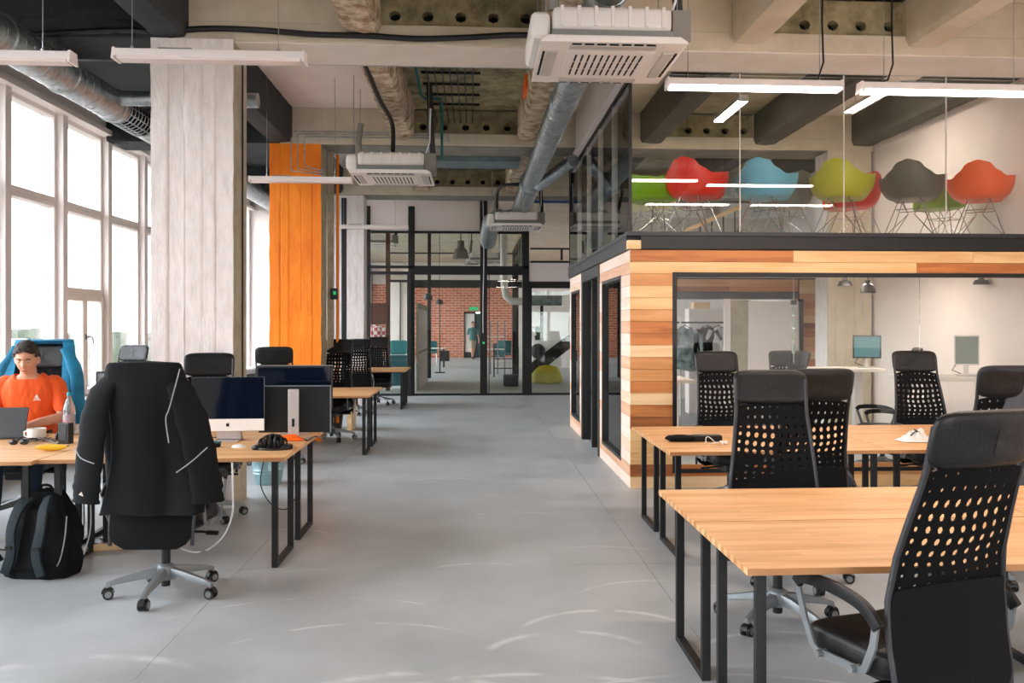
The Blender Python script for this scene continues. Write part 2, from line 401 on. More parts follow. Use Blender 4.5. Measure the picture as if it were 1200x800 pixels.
# right wall, back wall, left wall
st(MB().box(XR, XR+.2, YB, YE, 0, ZC).build('wall_right', 'white_wall'))
st(MB().box(XL-.3, XR+.2, YB-.2, YB, 0, .66).box(XL-.3, XR+.2, YB-.2, YB, 4.18, ZC).box(XL-.3, 2.5, YB-.2, YB, .66, 4.18).box(XR-.1, XR+.2, YB-.2, YB, .66, 4.18).build('wall_back', 'white_wall'))
for k in range(2):  # unseen windows added behind the camera to fill the room with light
    xa = 2.5+k*1.575; xb = xa+1.575
    w = st(MB().box(xa, xa+.07, YB-.16, YB-.04, .66, 4.18).box(xb-.07, xb, YB-.16, YB-.04, .66, 4.18).box(xa+.07, xb-.07, YB-.16, YB-.04, .66, .73).box(xa+.07, xb-.07, YB-.16, YB-.04, 4.11, 4.18).box(xa+.07, xb-.07, YB-.16, YB-.04, 3.05, 3.13).build('window_%d' % (60+k), 'white_paint'))
    MB().box(xa+.07, xb-.07, YB-.11, YB-.10, .73, 3.05).build('pane', 'window_glass', w); MB().box(xa+.07, xb-.07, YB-.11, YB-.10, 3.13, 4.11).build('pane', 'window_glass', w)
st(MB().box(XL-.3, XR+2.5, YE, YE+.3, 3.62, ZC+.1).build('wall_far_upper', 'white_wall'))
wl_ = MB(); wl_.box(XL-.3, XL, YB, YE, 0, .66); wl_.box(XL-.3, XL, YB, YE, 4.22, ZC)
for y0, y1 in ((YB, -6.6), (20.15, 20.9), (43.2, YE)): wl_.box(XL-.3, XL, y0, y1, .66, 4.22)
st(wl_.build('wall_left', 'white_wall'))
st(MB().box(XL-.02, XL+.22, YB, YF, .63, .68).build('trim_1', 'white_paint', bevel=.008))
MB().box(XL-.05, XL+.10, YB, YF, 4.17, 4.24).build('trim_2', 'white_paint').__setitem__('kind', 'structure')
# window bays
pitch = 1.34; y0 = 9.87-pitch*12; wi = 0
while y0 < YE-.8:
    y1 = y0+pitch
    if y1 < 20.2 or y0 > 20.6:
        wi += 1; w = MB(); f = .055; X0, X1 = XL-.20, XL-.06
        w.box(X0-.02, XL+.02, y0-.065, y0+.065, .66, 4.18)
        def frame(b, ya, yb, za, zb, t=.06, x0=X0, x1=X1):
            b.box(x0, x1, ya, ya+t, za, zb); b.box(x0, x1, yb-t, yb, za, zb); b.box(x0, x1, ya+t, yb-t, za, za+t); b.box(x0, x1, ya+t, yb-t, zb-t, zb)
        ya, yb = y0+.065, y1-.065
        frame(w, ya, yb, 3.09, 4.18); case = abs(y0-11.21) < .1 or abs(y0-3.17) < .1
        o = None
        if case: frame(w, ya, yb, 2.02, 3.09); frame(w, ya, yb, .66, 2.02, .04)
        else: frame(w, ya, yb, .66, 3.09)
        o = st(w.build('window_%d' % wi, 'white_paint', bevel=.006 if 5 < y0 < 21 else 0, seg=1))
        p = MB()
        MB().box(XL-.14, XL-.13, ya+.05, yb-.05, 3.14, 4.13).build('pane', 'window_glass', o)
        if case:
            MB().box(XL-.14, XL-.13, ya+.05, yb-.05, 2.07, 3.04).build('pane', 'window_glass', o)
            ym = (ya+yb)/2
            for a_, b_ in ((ya+.04, ym), (ym, yb-.04)):
                c_ = MB(); frame(c_, a_, b_, .70, 1.98, .065, XL-.17, XL-.03); s_ = c_.build('sash', 'white_paint', o, bevel=.008, seg=1)
                MB().box(XL-.11, XL-.10, a_+.06, b_-.06, .76, 1.92).build('pane', 'window_glass', s_)
            h = MB(); h.tube([(XL-.03, ym, 1.45), (XL+.03, ym, 1.45), (XL+.045, ym+.03, 1.44), (XL+.05, ym+.05, 1.36)], .011, 8); h.cbox((XL-.025, ym, 1.45), (.015, .03, .07))
            h.build('window_handle', 'aluminium', o, smooth=True)
        else:
            MB().box(XL-.14, XL-.13, ya+.05, yb-.05, .71, 3.04).build('pane', 'window_glass', o)
    y0 = y1
# columns
def column(X, Y, m, side, label, z1=4.1, w=.70, d=.45):
    t = thing('column', label, 'column', (X, Y, 0))
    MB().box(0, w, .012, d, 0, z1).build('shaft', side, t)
    rr = random.Random(int(X*10+Y*7)); ed = [w*k/5+rr.uniform(-.02, .02) for k in range(1, 5)]; dd = [rr.uniform(-.004, .004) for k in range(5)]
    def fn(u, v):
        x = w*u; i = sum(x > e for e in ed); g = min(abs(x-e) for e in ed)
        y = dd[i]+noise.noise(Vector((x*12, v*26, Y)))*.005+(.007*(1-g/.006)*(1 if noise.noise(Vector((i, v*9, 4))) > -.25 else .2) if g < .006 else 0)
        if u in (0, 1): x += noise.noise(Vector((v*24, u*7, Y)))*.008
        return (x, y, z1*v)
    us = sorted({0, 1}|{k/24 for k in range(25)}|{(e+d)/w for e in ed for d in (-.006, 0, .006)}); nu = len(us)
    MB().grid(lambda u, v: fn(us[round(u*(nu-1))], v), nu, 110).build('board_marked_face', m, t, smooth=True, solid=-.02, angle=60)
    return t
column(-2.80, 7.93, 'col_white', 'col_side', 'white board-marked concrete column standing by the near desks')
column(-2.80, 12.42, 'orange_paint', 'col_side', 'bright orange painted concrete column behind the second row of desks')
column(-2.80, 17.2, 'col_white', 'col_white', 'white concrete column just in front of the glass partition')
column(5.06, 12.42, 'beige_beam', 'col_white', 'concrete column with shade painted into its beige front at the right wall behind the mezzanine', w=.64)  # front coloured as if in shade, side as if lit by the windows
column(-3.5, 21.6, 'col_white', 'col_white', 'white concrete column just beyond the glass partition', w=.62)
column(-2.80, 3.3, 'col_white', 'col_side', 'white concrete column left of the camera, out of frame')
# pipes beside the orange column
t = thing('pipe_riser', 'slim vertical conduits with a small green-lit switch box beside the orange column', 'pipe', (-2.05, 12.9, 0))
MB().cbox((0, 0, 2.2), (.09, .05, 4.0)).build('trunking', 'col_side', t); MB().tube([(.10, 0, .2), (.10, 0, 4.05)], .022, 8).build('orange_pipe', 'orange_paint', t, smooth=True)
o = MB().cbox((.06, -.05, 2.05), (.10, .06, .16)).build('junction_box', 'dark_steel', t, bevel=.01)
MB().cbox((.07, -.085, 2.06), (.04, .01, .05)).build('indicator', 'exit_green', o)
# black frame post right of orange column
tag(MB().box(-2.38, -2.30, 16.2, 16.3, 0, 3.9).build('steel_post', 'black_metal'), 'slender black steel post between orange column and white column', 'post')

# ---------- wooden cabin ----------
CX, CY, CE = 1.53, 8.6, 14.04
tones = ['dark', 'light', 'mid', 'light', 'light', 'mid', 'dark', 'dark', 'pale', 'mid', 'mid', 'dark', 'pale', 'dark', 'darker', 'light', 'light', 'light', 'dark', 'pale']
ph = 2.34/20; WX0 = 1.95; WX1 = 5.55
fw = st(MB().box(CX+.03, WX0+.0, CY+.03, CY+.12, 0, 2.34).build('wall_cabin_front', 'ply_edge'))
MB().box(WX0, XR, CY+.03, CY+.12, 2.12, 2.34).build('lintel', 'ply_edge', fw); MB().box(WX0, XR, CY+.03, CY+.12, 0, .15).build('sill_core', 'ply_edge', fw)
def plank(x0, x1, k, tone, par, pre='plank_', dy=0):
    z1 = 2.34-k*ph; z0 = z1-ph
    MB().box(x0+.001, x1-.001, CY+dy, CY+.03, z0+.0012, z1-.0012).build('plank', pre+tone, par, bevel=.0015, seg=1)
rr = random.Random(8)
for k in range(20):
    dy = rr.uniform(0, .003)
    if k == 0:
        plank(CX, 3.16, 0, 'dark', fw, dy=dy); plank(3.16, 5.0, 0, 'light', fw, dy=dy+.001); plank(5.0, XR, 0, 'light', fw, dy=dy)
    elif k == 1:
        plank(CX, 4.42, 1, 'light', fw, dy=dy); plank(4.42, XR, 1, 'dark', fw, dy=dy+.001)
    elif k == 18: plank(CX, WX0, k, 'darker', fw, dy=dy)
    elif k == 19:
        plank(CX, 3.3, k, 'pale', fw, dy=dy); plank(3.3, XR, k, 'light', fw, dy=dy)
    else: plank(CX, WX0, k, tones[k], fw, dy=dy)
plank(WX0, 2.9, 18, 'dark', fw); plank(2.9, XR, 18, 'mid', fw)
# side wall
sw = st(MB().box(CX+.03, CX+.12, CY+.12, 9.15, 0, 2.34).box(CX+.03, CX+.12, 10.52, 10.72, 0, 2.34).box(CX+.03, CX+.12, 12.5, 12.74, 0, 2.34).box(CX+.03, CX+.12, 13.86, CE, 0, 2.34)
        .box(CX+.03, CX+.12, 9.15, 10.52, 2.12, 2.34).box(CX+.03, CX+.12, 9.15, 10.52, 0, .19).box(CX+.03, CX+.12, 12.74, 13.86, 2.12, 2.34).box(CX+.03, CX+.12, 12.74, 13.86, 0, .19).build('wall_cabin_side', 'ply_edge'))
st2 = ['pale', 'mid', 'light', 'pale', 'pale', 'light', 'mid', 'pale', 'pale', 'mid', 'light', 'pale', 'light', 'mid', 'pale', 'pale', 'light', 'pale', 'mid', 'pale']
def splank(y0, y1, z0, z1, tone):
    if z1-z0 < .01: return
    MB().box(CX, CX+.03, y0+.001, y1-.001, z0+.0012, z1-.0012).build('plank', 'windowlit_plank_'+tone, sw, bevel=.0015, seg=1)
for k in range(20):
    z1 = 2.34-k*ph; z0 = z1-ph; a = st2[k]; b = st2[(k*7+3) % 20]
    top = z0 >= 2.10; bot = z1 <= .20
    if top or bot: splank(CY+.03, 10.72, z0, z1, a); splank(12.5, CE, z0, z1, b)
    else:
        splank(CY+.03, 9.15, z0, z1, a); splank(10.52, 10.72, z0, z1, b); splank(12.5, 12.74, z0, z1, a); splank(13.86, CE, z0, z1, b)
        if z0 < .19 < z1:
            splank(9.15, 10.52, z0, .19, a); splank(12.74, 13.86, z0, .19, b)
        if z0 < 2.12 < z1:
            splank(9.15, 10.52, 2.12, z1, a); splank(12.74, 13.86, 2.12, z1, b)
def wframe(name, axis, a0, a1, z0, z1, pos, dep, t=.04, panes=1, gl='smoke_glass', mid=None):
    b = MB()
    def bx(a, c, d, e):
        if axis == 'x': b.box(a, c, pos, pos+dep, d, e)
        else: b.box(pos, pos+dep, a, c, d, e)
    bx(a0, a0+t, z0, z1); bx(a1-t, a1, z0, z1); bx(a0+t, a1-t, z0, z0+t); bx(a0+t, a1-t, z1-t, z1)
    o = st(b.build(name, 'black_metal', bevel=.003, seg=1)); w = (a1-a0-2*t)/panes
    for i in range(panes):
        p = MB(); u0 = a0+t+i*w+.003; u1 = a0+t+(i+1)*w-.003
        if axis == 'x': p.box(u0, u1, pos+dep/2, pos+dep/2+.008, z0+t, z1-t)
        else: p.box(pos+dep/2, pos+dep/2+.008, u0, u1, z0+t, z1-t)
        p.build('pane', gl, o)
    return o
wframe('window_cabin_front', 'x', WX0, XR, .15, 2.12, CY-.01, .09, panes=3, gl='clear_glass')
wframe('window_cabin_side_1', 'y', 9.15, 10.52, .19, 2.12, CX-.004, .08, gl='tinted_glass')
wframe('window_cabin_side_2', 'y', 12.74, 13.86, .19, 2.12, CX-.004, .08, gl='tinted_glass')
d = MB(); d.box(CX-.01, CX+.12, 10.72, 10.84, 0, 2.34); d.box(CX-.01, CX+.12, 12.36, 12.5, 0, 2.34); d.box(CX-.01, CX+.12, 10.84, 12.36, 2.2, 2.34); d.box(CX+.02, CX+.10, 11.55, 11.62, 0, 2.2)
d = st(d.build('door_1', 'black_metal'))
MB().box(CX+.05, CX+.06, 11.62, 12.36, .02, 2.2).build('pane', 'smoke_glass', d); MB().box(CX+.3, CX+.31, 10.84, 11.5, .02, 2.18).build('pane', 'smoke_glass', d)
# fascia, mezzanine floor and glass railing
fa = st(MB().box(CX+.10, XR, CY-.03, CY+.10, 2.345, 2.475).box(CX-.03, CX+.10, CY+.06, CE, 2.345, 2.475).build('trim_3', 'black_metal', bevel=.004, seg=1))
MB().box(CX-.03, CX+.10, CY-.03, CY+.06, 2.345, 2.43).build('corner_block', 'plank_pale', fa)
MB().box(CX-.035, XR, CY-.04, CY+.06, 2.475, 2.515).build('edge_channel', 'dark_steel', fa); MB().box(CX-.035, CX+.06, CY+.06, CE, 2.475, 2.515).build('edge_channel', 'dark_steel', fa)
st(MB().box(CX+.12, XR, CY+.12, CE, 2.36, 2.50).build('floor_mezzanine', 'warm_white'))
gr = thing('glass_railing', 'tall frameless glass railing along the front of the mezzanine', 'railing', (0, CY, 0))
xj = [CX+.01, 2.62, 3.67, 4.72, XR]
for i in range(4):
    MB().box(xj[i]+.004, xj[i+1]-.004, -.005, .007, 2.515, 4.06).build('glass_pane', 'clear_glass', gr)
    if i: MB().box(xj[i]-.004, xj[i]+.004, -.006, .008, 2.515, 4.08).build('joint_seal', 'white_plastic', gr)
MB().box(CX-.014, CX+.014, -.014, .014, 2.5, 4.09).build('corner_post', 'black_metal', gr)
gs = thing('glass_railing', 'tall glass railing along the side of the mezzanine above the corridor', 'railing', (CX, 0, 0))
for i in range(5):
    a = CY+.02+i*(CE-CY-.02)/5; b = a+(CE-CY-.02)/5
    MB().box(-.005, .007, a+.003, b-.003, 2.515, 4.0).build('glass_pane', 'tinted_glass', gs)
    if i: MB().box(-.006, .008, a-.003, a+.003, 2.515, 4.0).build('joint_seal', 'white_plastic', gs)
MB().box(-.02, .02, CY+.02, CE, 4.0, 4.03).build('top_channel', 'black_metal', gs); MB().box(-.012, .012, CE, CE+.02, 2.5, 4.03).build('end_post', 'dark_steel', gs)
st(MB().box(CX-.10, CX+.04, CY+.05, 12.39, 4.03, ZC).box(CX-.10, CX+.04, 13.06, CE, 4.03, ZC).box(CX-.10, CX+.04, 12.39, 13.06, 4.03, 4.09).build('wall_bulkhead', 'white_wall'))
# cabin interior
st(MB().box(CX+.12, XR, 14.04, 14.16, 2.02, 2.36).build('wall_cabin_back', 'black_metal'))
bk = bpy.data.objects['wall_cabin_back']
x = CX+.2; i = 0
for k, (a, c) in enumerate(((2.14, 2.22), (2.22, 2.34))):
    for x0, x1, tn in ((1.9, 4.1, 'darker'), (4.1, 5.22, 'dark')): MB().box(x0, x1, 14.01, 14.04, a+.002, c-.002).build('plank', 'plank_'+(tn if k == 0 else 'mid'), bk)
wp = MB().box(5.22, XR, 14.05, 14.12, 0, 2.02); 
wp = st(wp.build('wall_cabin_end', 'ply_edge'))
tt = ['mid', 'light', 'mid', 'dark', 'light', 'darker', 'mid', 'light', 'dark', 'light', 'mid', 'mid', 'dark', 'darker', 'light', 'mid', 'dark', 'mid', 'pale', 'light']
for k in range(20): MB().box(5.25, 5.72, 14.01, 14.05, k*ph+.002, (k+1)*ph-.002).build('plank', 'plank_'+tt[k], wp)
# white sliding panels
t = thing('sliding_panel', 'tall white sliding panels at the back of the cabin', 'panel', (0, 13.9, 0))
MB().box(4.10, 4.40, 0, .04, .02, 2.0).build('panel', 'col_side', t); MB().box(4.36, 5.18, -.05, -.01, .02, 1.98).build('panel', 'white_paint', t)
MB().box(5.19, 5.25, -.06, 0, 0, 2.02).build('panel_frame', 'black_metal', t); MB().box(3.98, 4.08, -.02, .04, 0, 2.02).build('stile', 'white_paint', t)
# room behind the cabin
st(MB().box(CX+1.0, XR, 19.0, 19.1, 0, 2.4).build('wall_store', 'white_wall'))
st(MB().box(2.35, XR, 16.4, 16.5, 2.9, 3.62).build('wall_gallery', 'warm_white'))
tag(MB().box(1.6, 5.5, 14.6, 14.9, 3.72, 3.95).build('rectangular_duct', 'galv', bevel=.01), 'flat grey ventilation duct crossing behind the mezzanine', 'duct')
tag(MB().box(2.35, XR, 16.3, 16.36, 2.72, 2.9).build('dark_rail', 'dark_steel'), 'dark rail across the gallery wall behind the shell chairs', 'rail')
# ================= GLASS PARTITION AND FAR ROOM =================
PY = 20.3
def px2x(px, Y): return P(px, 381, Y)[0]
def zt(py, Y, px=555): return P(px, py, Y)[2]
mul = [(428, 434), (478.5, 486), (562.5, 571), (612, 620)]
gp = thing('glass_partition', 'black-framed glass partition closing the far end of the office', 'partition', (0, PY, 0))
mx = []
ztr0, ztr1, ztop = 2.75, 2.95, 3.72
for i, (a, b) in enumerate(mul):
    xa, xb = px2x(a, PY), px2x(b, PY); mx.append((xa, xb))
    MB().box(xa, xb, -.05, .05, 0, [4.3, 4.3, 4.45, 3.75][i]).build('mullion', 'black_metal', gp, bevel=.004, seg=1)
xR = 2.45
MB().box(mx[0][0]-.2, mx[3][1], -.06, .04, ztr0, ztr0+.07).box(mx[0][0], mx[3][1], -.05, .04, ztr1-.06, ztr1).box(mx[1][1], mx[3][0], -.04, .03, ztr0, ztr1).build('transom', 'black_metal', gp)
MB().box(mx[0][0], mx[3][1], -.03, .03, ztop-.03, ztop+.02).build('head_rail', 'black_metal', gp)
MB().box(mx[0][0], xR, -.03, .03, 0, .05).build('bottom_rail', 'black_metal', gp)
MB().box(mx[1][0]-.02, mx[1][0]+.07, -.11, -.06, 0, 2.75).build('door_post', 'black_metal', gp)
for i in range(3):
    xa, xb = mx[i][1]+.0, mx[i+1][0]
    for z0, z1 in ((.05, ztr0), (ztr1, ztop-.03)):
        if i != 1 and z0 < 1: 
            MB().box(xa+.03, xa+.05, -.01, .01, z0, z1).build('glazing_bead', 'black_metal', gp)
        MB().box(xa+.005, xb-.005, -.005, .005, z0, z1).build('glass_pane', 'smoke_glass', gp)
MB().cbox(((mx[2][0]+mx[2][1])/2, -.06, 1.18), (.09, .03, .16)).build('access_reader', 'black_plastic', gp); MB().cbox(((mx[2][0]+mx[2][1])/2, -.08, 1.20), (.05, .01, .05)).build('reader_light', 'exit_green', gp)
MB().box(mx[1][1]+1.05, mx[1][1]+1.3, -.1, .1, 0, .04).build('door_stop', 'dark_steel', gp)
d2 = st(MB().box(mx[3][1], xR, -.05, .05, 2.45, 2.6).box(mx[3][1], mx[3][1]+.06, -.05, .05, 0, 2.5).box(2.28, xR, -.1, .05, 0, 2.45).build('door_2', 'black_metal', loc=(0, PY, 0)))
MB().box(mx[3][1]+.06, 2.28, -.005, .005, .05, 2.4).build('pane', 'smoke_glass', d2); MB().cbox((2.34, -.12, 1.1), (.05, .03, .22)).build('door_handle', 'white_plastic', d2)
wf = MB(); wf.box(XL, mx[0][0], PY-.02, PY+.15, 0, ZC); wf.box(mx[0][0], mx[3][0], PY+.0, PY+.15, ztop+.02, ZC); wf.box(mx[3][1], 2.45, PY-.02, PY+.1, 2.6, 3.03)
wf.box(2.45, XR+2.3, PY, PY+.15, 0, 3.0); st(wf.build('wall_partition', 'white_wall'))
# gallery rail above white band
t = thing('gallery_rail', 'dark steel rail above the white band over the right-hand door', 'railing', (0, PY+.03, 0))
MB().box(1.3, 2.6, 0, .06, 3.03, 3.08).box(1.3, 2.6, 0, .06, 3.34, 3.38).build('rail', 'black_metal', t); MB().box(2.0, 2.05, 0, .06, 3.1, 3.34).build('post', 'black_metal', t)
# brick wall at the far end
bm_ = bpy.data.materials.new('brickwork'); bm_.use_nodes = True; MATS['brickwork'] = bm_
n = bm_.node_tree.nodes; l = bm_.node_tree.links; t_ = n.new('ShaderNodeTexCoord'); mp = n.new('ShaderNodeMapping'); mp.inputs['Rotation'].default_value = (PI/2, 0, 0)
br = n.new('ShaderNodeTexBrick'); br.inputs['Scale'].default_value = 1; br.inputs['Brick Width'].default_value = .36; br.inputs['Row Height'].default_value = .125; br.inputs['Mortar Size'].default_value = .012
br.inputs['Color1'].default_value = lin('e08460'); br.inputs['Color2'].default_value = lin('cc6744'); br.inputs['Mortar'].default_value = lin('ecd2c4')
l.new(t_.outputs['Object'], mp.inputs[0]); l.new(mp.outputs[0], br.inputs['Vector']); l.new(br.outputs['Color'], n['Principled BSDF'].inputs['Base Color']); n['Principled BSDF'].inputs['Roughness'].default_value = .9
bp = n.new('ShaderNodeBump'); bp.inputs['Strength'].default_value = .6; bp.invert = True; bp.inputs['Distance'].default_value = .02; l.new(br.outputs['Fac'], bp.inputs['Height']); l.new(bp.outputs[0], n['Principled BSDF'].inputs['Normal'])
st(MB().box(XL-.3, -.48, YE, YE+.3, 0, 3.62).box(-.48, .1, YE, YE+.3, 2.25, 3.62).box(.62, XR+2, YE, YE+.3, 0, 3.62).box(.1, .62, YE, YE+.3, 2.25, 3.62).build('wall_far', 'brickwork'))
dd = st(MB().box(-.48, -.42, YE-.04, YE+.1, 0, 2.25).box(.04, .12, YE-.04, YE+.1, 0, 2.25).box(-.48, .12, YE-.04, YE+.1, 2.17, 2.27).build('door_3', 'black_metal'))
MB().box(-.42, .04, YE+.02, YE+.07, .28, 2.17).build('leaf', 'white_paint', dd); MB().box(-.42, .04, YE+.015, YE+.07, 0.0, .28).build('kick_plate', 'dark_steel', dd); MB().cbox((-.03, YE-.02, 1.05), (.1, .03, .03)).build('door_handle', 'aluminium', dd)
st(MB().box(.12, .75, YE+.02, YE+.06, 0, 2.2).build('door_4', 'teal_dark'))
es = MB().cbox((0, YE-.05, 2.42), (.42, .04, .17)).build('exit_sign', 'exit_green'); tag(es, 'small green exit sign above the far door in the brick wall', 'sign')
st(MB().box(XL-.3, XL, YF, YE, 4.0, ZC).build('trim_4', 'white_wall'))
st(MB().box(5.4, 5.6, PY+.15, YE, 0, ZC).build('wall_far_right', 'white_wall'))
# dark lintel beam and black posts within the far room
def TB(name, lab, cat, m, *boxes, **k):
    b = MB()
    for q in boxes: b.box(*q)
    return tag(b.build(name, m, **k), lab, cat)
def pxr(a, b, Y): return px2x(a, Y), px2x(b, Y)
Y = 27.0
x0, x1 = pxr(501, 505, Y)
TB('steel_post', 'black steel post inside the far room, left of the brick wall', 'post', 'black_metal', (x0, x1, Y, Y+.12, 0, 4.5))
TB('steel_beam', 'dark steel beam across the far room above the brick wall', 'beam', 'black_metal', (px2x(457, Y), px2x(640, Y), Y, Y+.12, zt(337, Y), zt(328, Y)))
TB('thin_rail', 'thin dark rail high across the far room', 'rail', 'black_metal', (px2x(457, Y), px2x(606, Y), Y, Y+.05, zt(297.5, Y), zt(296, Y)))
Y = 21.9; x0, x1 = pxr(452, 457, Y)
TB('rust_post', 'rust-brown steel post carrying a square brown board behind the left glass', 'post', 'brown_steel', (x0, x1, Y, Y+.1, 0, 4.3))
MB().box(px2x(434, Y)-.1, px2x(453.5, Y), Y-.1, Y-.0, zt(380, Y), zt(355.5, Y)).build('board', 'brick_brown', [q for q in C.objects if q.name.startswith('rust_post')][0])
# white wall and pale green door left of the brick
st(MB().box(px2x(457, 26), px2x(479, 26), 26, 26.1, 0, 2.85).build('wall_inner', 'white_wall')); 
MB().box(px2x(468.3, 25.9), px2x(468.3, 25.9)+.03, 25.93, 25.98, .9, 2.85).build('hanging_cable', 'dark_steel'); tag(bpy.data.objects['hanging_cable'], 'thin dark cable running down the inner white wall', 'cable')
a = P(489, 370, 21.6); b = P(500, 370, 25.5)
t = thing('glass_door', 'pale green-framed door leaf standing open behind the partition', 'door', (a[0], a[1], 0), math.atan2(b[1]-a[1], b[0]-a[0]))
L = math.hypot(b[0]-a[0], b[1]-a[1])
MB().box(0, L, -.02, .02, 0, 2.0).build('leaf', 'white_wall', t); MB().box(0, L, -.03, .03, 2.0, 2.14).box(0, .08, -.03, .03, 0, 2.0).box(L-.08, L, -.03, .03, 0, 2.0).box(0, L, -.03, .03, .9, .96).build('door_frame', 'col_side', t)
# ---- pendants in the far room
def dome(px, py0, py1, wpx, Y, lab):
    c = P(px, py1, Y); h = (py1-py0)/1040*Y; r = wpx/2/1040*Y
    t = thing('dome_pendant', lab, 'lamp', (c[0], Y, c[2]))
    MB().lathe((0, 0, 0), [(r, 0), (r*1.0, h*.08), (r*.75, h*.5), (r*.45, h*.62), (r*.42, h), (0, h*1.0)], 20).build('shade', 'grey_soffit', t, smooth=True)
    MB().tube([(0, 0, h), (0, 0, ZC+.08-c[2])], .012, 6).build('cord', 'black_plastic', t)
dome(540, 282, 303, 19, 23.5, 'large grey dome pendant lamp behind the partition'); dome(552.5, 296, 310, 17, 26, 'smaller grey dome pendant lamp behind the larger one')
def ringl(px, py, wpx, Y, lab):
    c = P(px, py, Y); r = wpx/2/1040*Y
    t = thing('ring_pendant', lab, 'lamp', (c[0], Y, c[2]))
    MB().lathe((0, 0, 0), [(r*.95, -.10), (r, -.06), (r*.8, .04), (r*.2, .08), (0, .09)], 20).build('shade', 'black_plastic', t, smooth=True)
    MB().tube([(0, 0, .08), (0, 0, ZC+.08-c[2])], .01, 6).build('cord', 'black_plastic', t)
ringl(501.5, 347, 11, 25, 'flat black pendant lamp in front of the brick wall, nearer one'); ringl(515, 353, 9, 30, 'flat black pendant lamp in front of the brick wall, farther one')
t = thing('floor_stand', 'tall thin black stand in front of the brick wall', 'stand', P(515.5, 353, 30)[:2]+(0,))
MB().tube([(0, 0, 0), (0, 0, 2.35)], .02, 6).build('pole', 'black_metal', t); MB().lathe((0, 0, 0), [(.18, 0), (.18, .03), (0, .04)], 14).build('base', 'black_metal', t)
# far room furniture
c = P(521, 420, 40); TB('waste_bin', 'black square waste bin by the brick wall', 'bin', 'black_plastic', (c[0]-.22, c[0]+.22, 39.6, 40, 0, .48), bevel=.02)
c = P(595, 450, 24.8); TB('storage_tub', 'dark rectangular tub on the floor beyond the middle glass', 'bin', 'dark_steel', (c[0]-.17, c[0]+.22, 23.2, 23.6, 0, .3), bevel=.03)
# yellow bag
t = thing('yellow_sack', 'crumpled bright yellow sack on the floor beyond the right-hand glass door', 'sack', P(641, 450, 24.4)[:2]+(0,))
def ys(u, v):
    th = u*2*PI; h = v*.50; r = (.40*(1-.45*max(0, v-.55)/.45*1.2) if v < 1 else .02)*(1 if v > .02 else .8)
    q = 1+.12*noise.noise(Vector((math.cos(th)*2, math.sin(th)*2, v*3)))
    return (r*1.05*q*math.cos(th), r*.7*q*math.sin(th), h+.04*noise.noise(Vector((th*2, v*3, 1)))*(v > .02))
MB().grid(ys, 32, 14, True).build('bag', 'yellow_plastic', t, smooth=True); MB().tube([(-.3, -.2, .38), (-.05, -.32, .28), (.25, -.2, .36)], .03, 8, flat=.4).build('strap', 'yellow_plastic', t, smooth=True)
# stair with dark stringer seen behind the yellow sack and up at the right
t = thing('steel_stair', 'dark steel stair rising behind the yellow sack', 'stair', (0, 0, 0))
a = P(612, 438, 27); b = P(662, 402, 27)
MB().prism([(a[0], .25), (a[0]+.3, .0), (b[0]+.3, 1.0), (b[0]+.3, 1.45)], 1, 27, 27.08).build('stringer', 'black_metal', t)
for i in range(6): MB().box(a[0]+.2+i*.22, a[0]+.45+i*.22, 27.08, 28, .18+i*.19, .21+i*.19).build('tread', 'dark_steel', t)
t = thing('gallery_stair_rail', 'dark mesh balustrade with pale handrail of the gallery in the far room', 'railing', (0, 0, 0))
a = P(601, 292, 25); b = P(613, 270, 22)
for k in range(9):
    u = k/8; q = Vector(a).lerp(Vector(b), u); MB().tube([q, q-Vector((0, 0, .75+.2*u))], .014, 5).build('baluster', 'black_metal', t)
MB().tube([a, b], .03, 8).build('handrail', 'plank_pale', t)
for dz in (.25, .5, .75): MB().tube([(a[0], a[1], a[2]-dz), (b[0], b[1], b[2]-dz*1.2)], .014, 5).build('rail', 'black_metal', t)
# dark post and bits on the right glass bay
c = px2x(604, 26); TB('steel_post', 'black steel post inside the far room, right of the brick wall', 'post', 'black_metal', (c-.09, c+.09, 26, 26.15, 0, 3.4))
c = px2x(635, 30); TB('window_post', 'thin dark post against the bright far wall behind the right door', 'post', 'black_metal', (c-.05, c+.05, 30, 30.1, 0, 2.6))
st(MB().box(px2x(608, 33), 5.4, 33, 33.1, 0, 3.0).build('wall_far_side', 'white_wall'))
# desks, chairs and stools of the far room (small in view)
def far_desk(px, py, Y, w, lab, top='white_plastic', h=.74):
    c = P(px, py, Y); t = thing('far_table', lab, 'table', (c[0], Y, 0))
    MB().box(-w/2, w/2, -.35, .35, h-.03, h).build('table_top', top, t, bevel=.005)
    for sx in (-1, 1):
        for sy in (-1, 1): MB().box(sx*(w/2-.06)-.02, sx*(w/2-.06)+.02, sy*.3-.02, sy*.3+.02, 0, h-.03).build('leg', 'black_metal', t)
far_desk(508, 402, 34, .9, 'white table left of the black stand in the far room'); far_desk(466, 400, 24.5, 1.2, 'pale wooden table beside the teal sofa cushions', 'desk_wood', .98)
def far_chair(px, Y, lab, m, h=.45, rz=0, s=1):
    c = P(px, 400, Y); t = thing('far_chair', lab, 'chair', (c[0], Y, 0), rz)
    MB().cbox((0, 0, h), (.46, .44, .06)).build('seat', m, t, bevel=.02); 
    MB().grid(lambda u, v: ((u-.5)*.46, -.22-.06*v-.05*math.cos((u-.5)*3), h+.05+v*.42), 8, 6).build('backrest', m, t, smooth=True, solid=.03)
    for sx in (-1, 1):
        for sy in (-1, 1): MB().tube([(sx*.18, sy*.17, h), (sx*.22, sy*.22, 0)], .012, 6).build('leg', 'chrome', t)
far_chair(591, 30, 'teal chair in front of the brick wall right of the middle mullion', 'teal_cloth', .62)
far_chair(585, 33, 'teal seat behind the first teal chair of the far room', 'teal_dark')
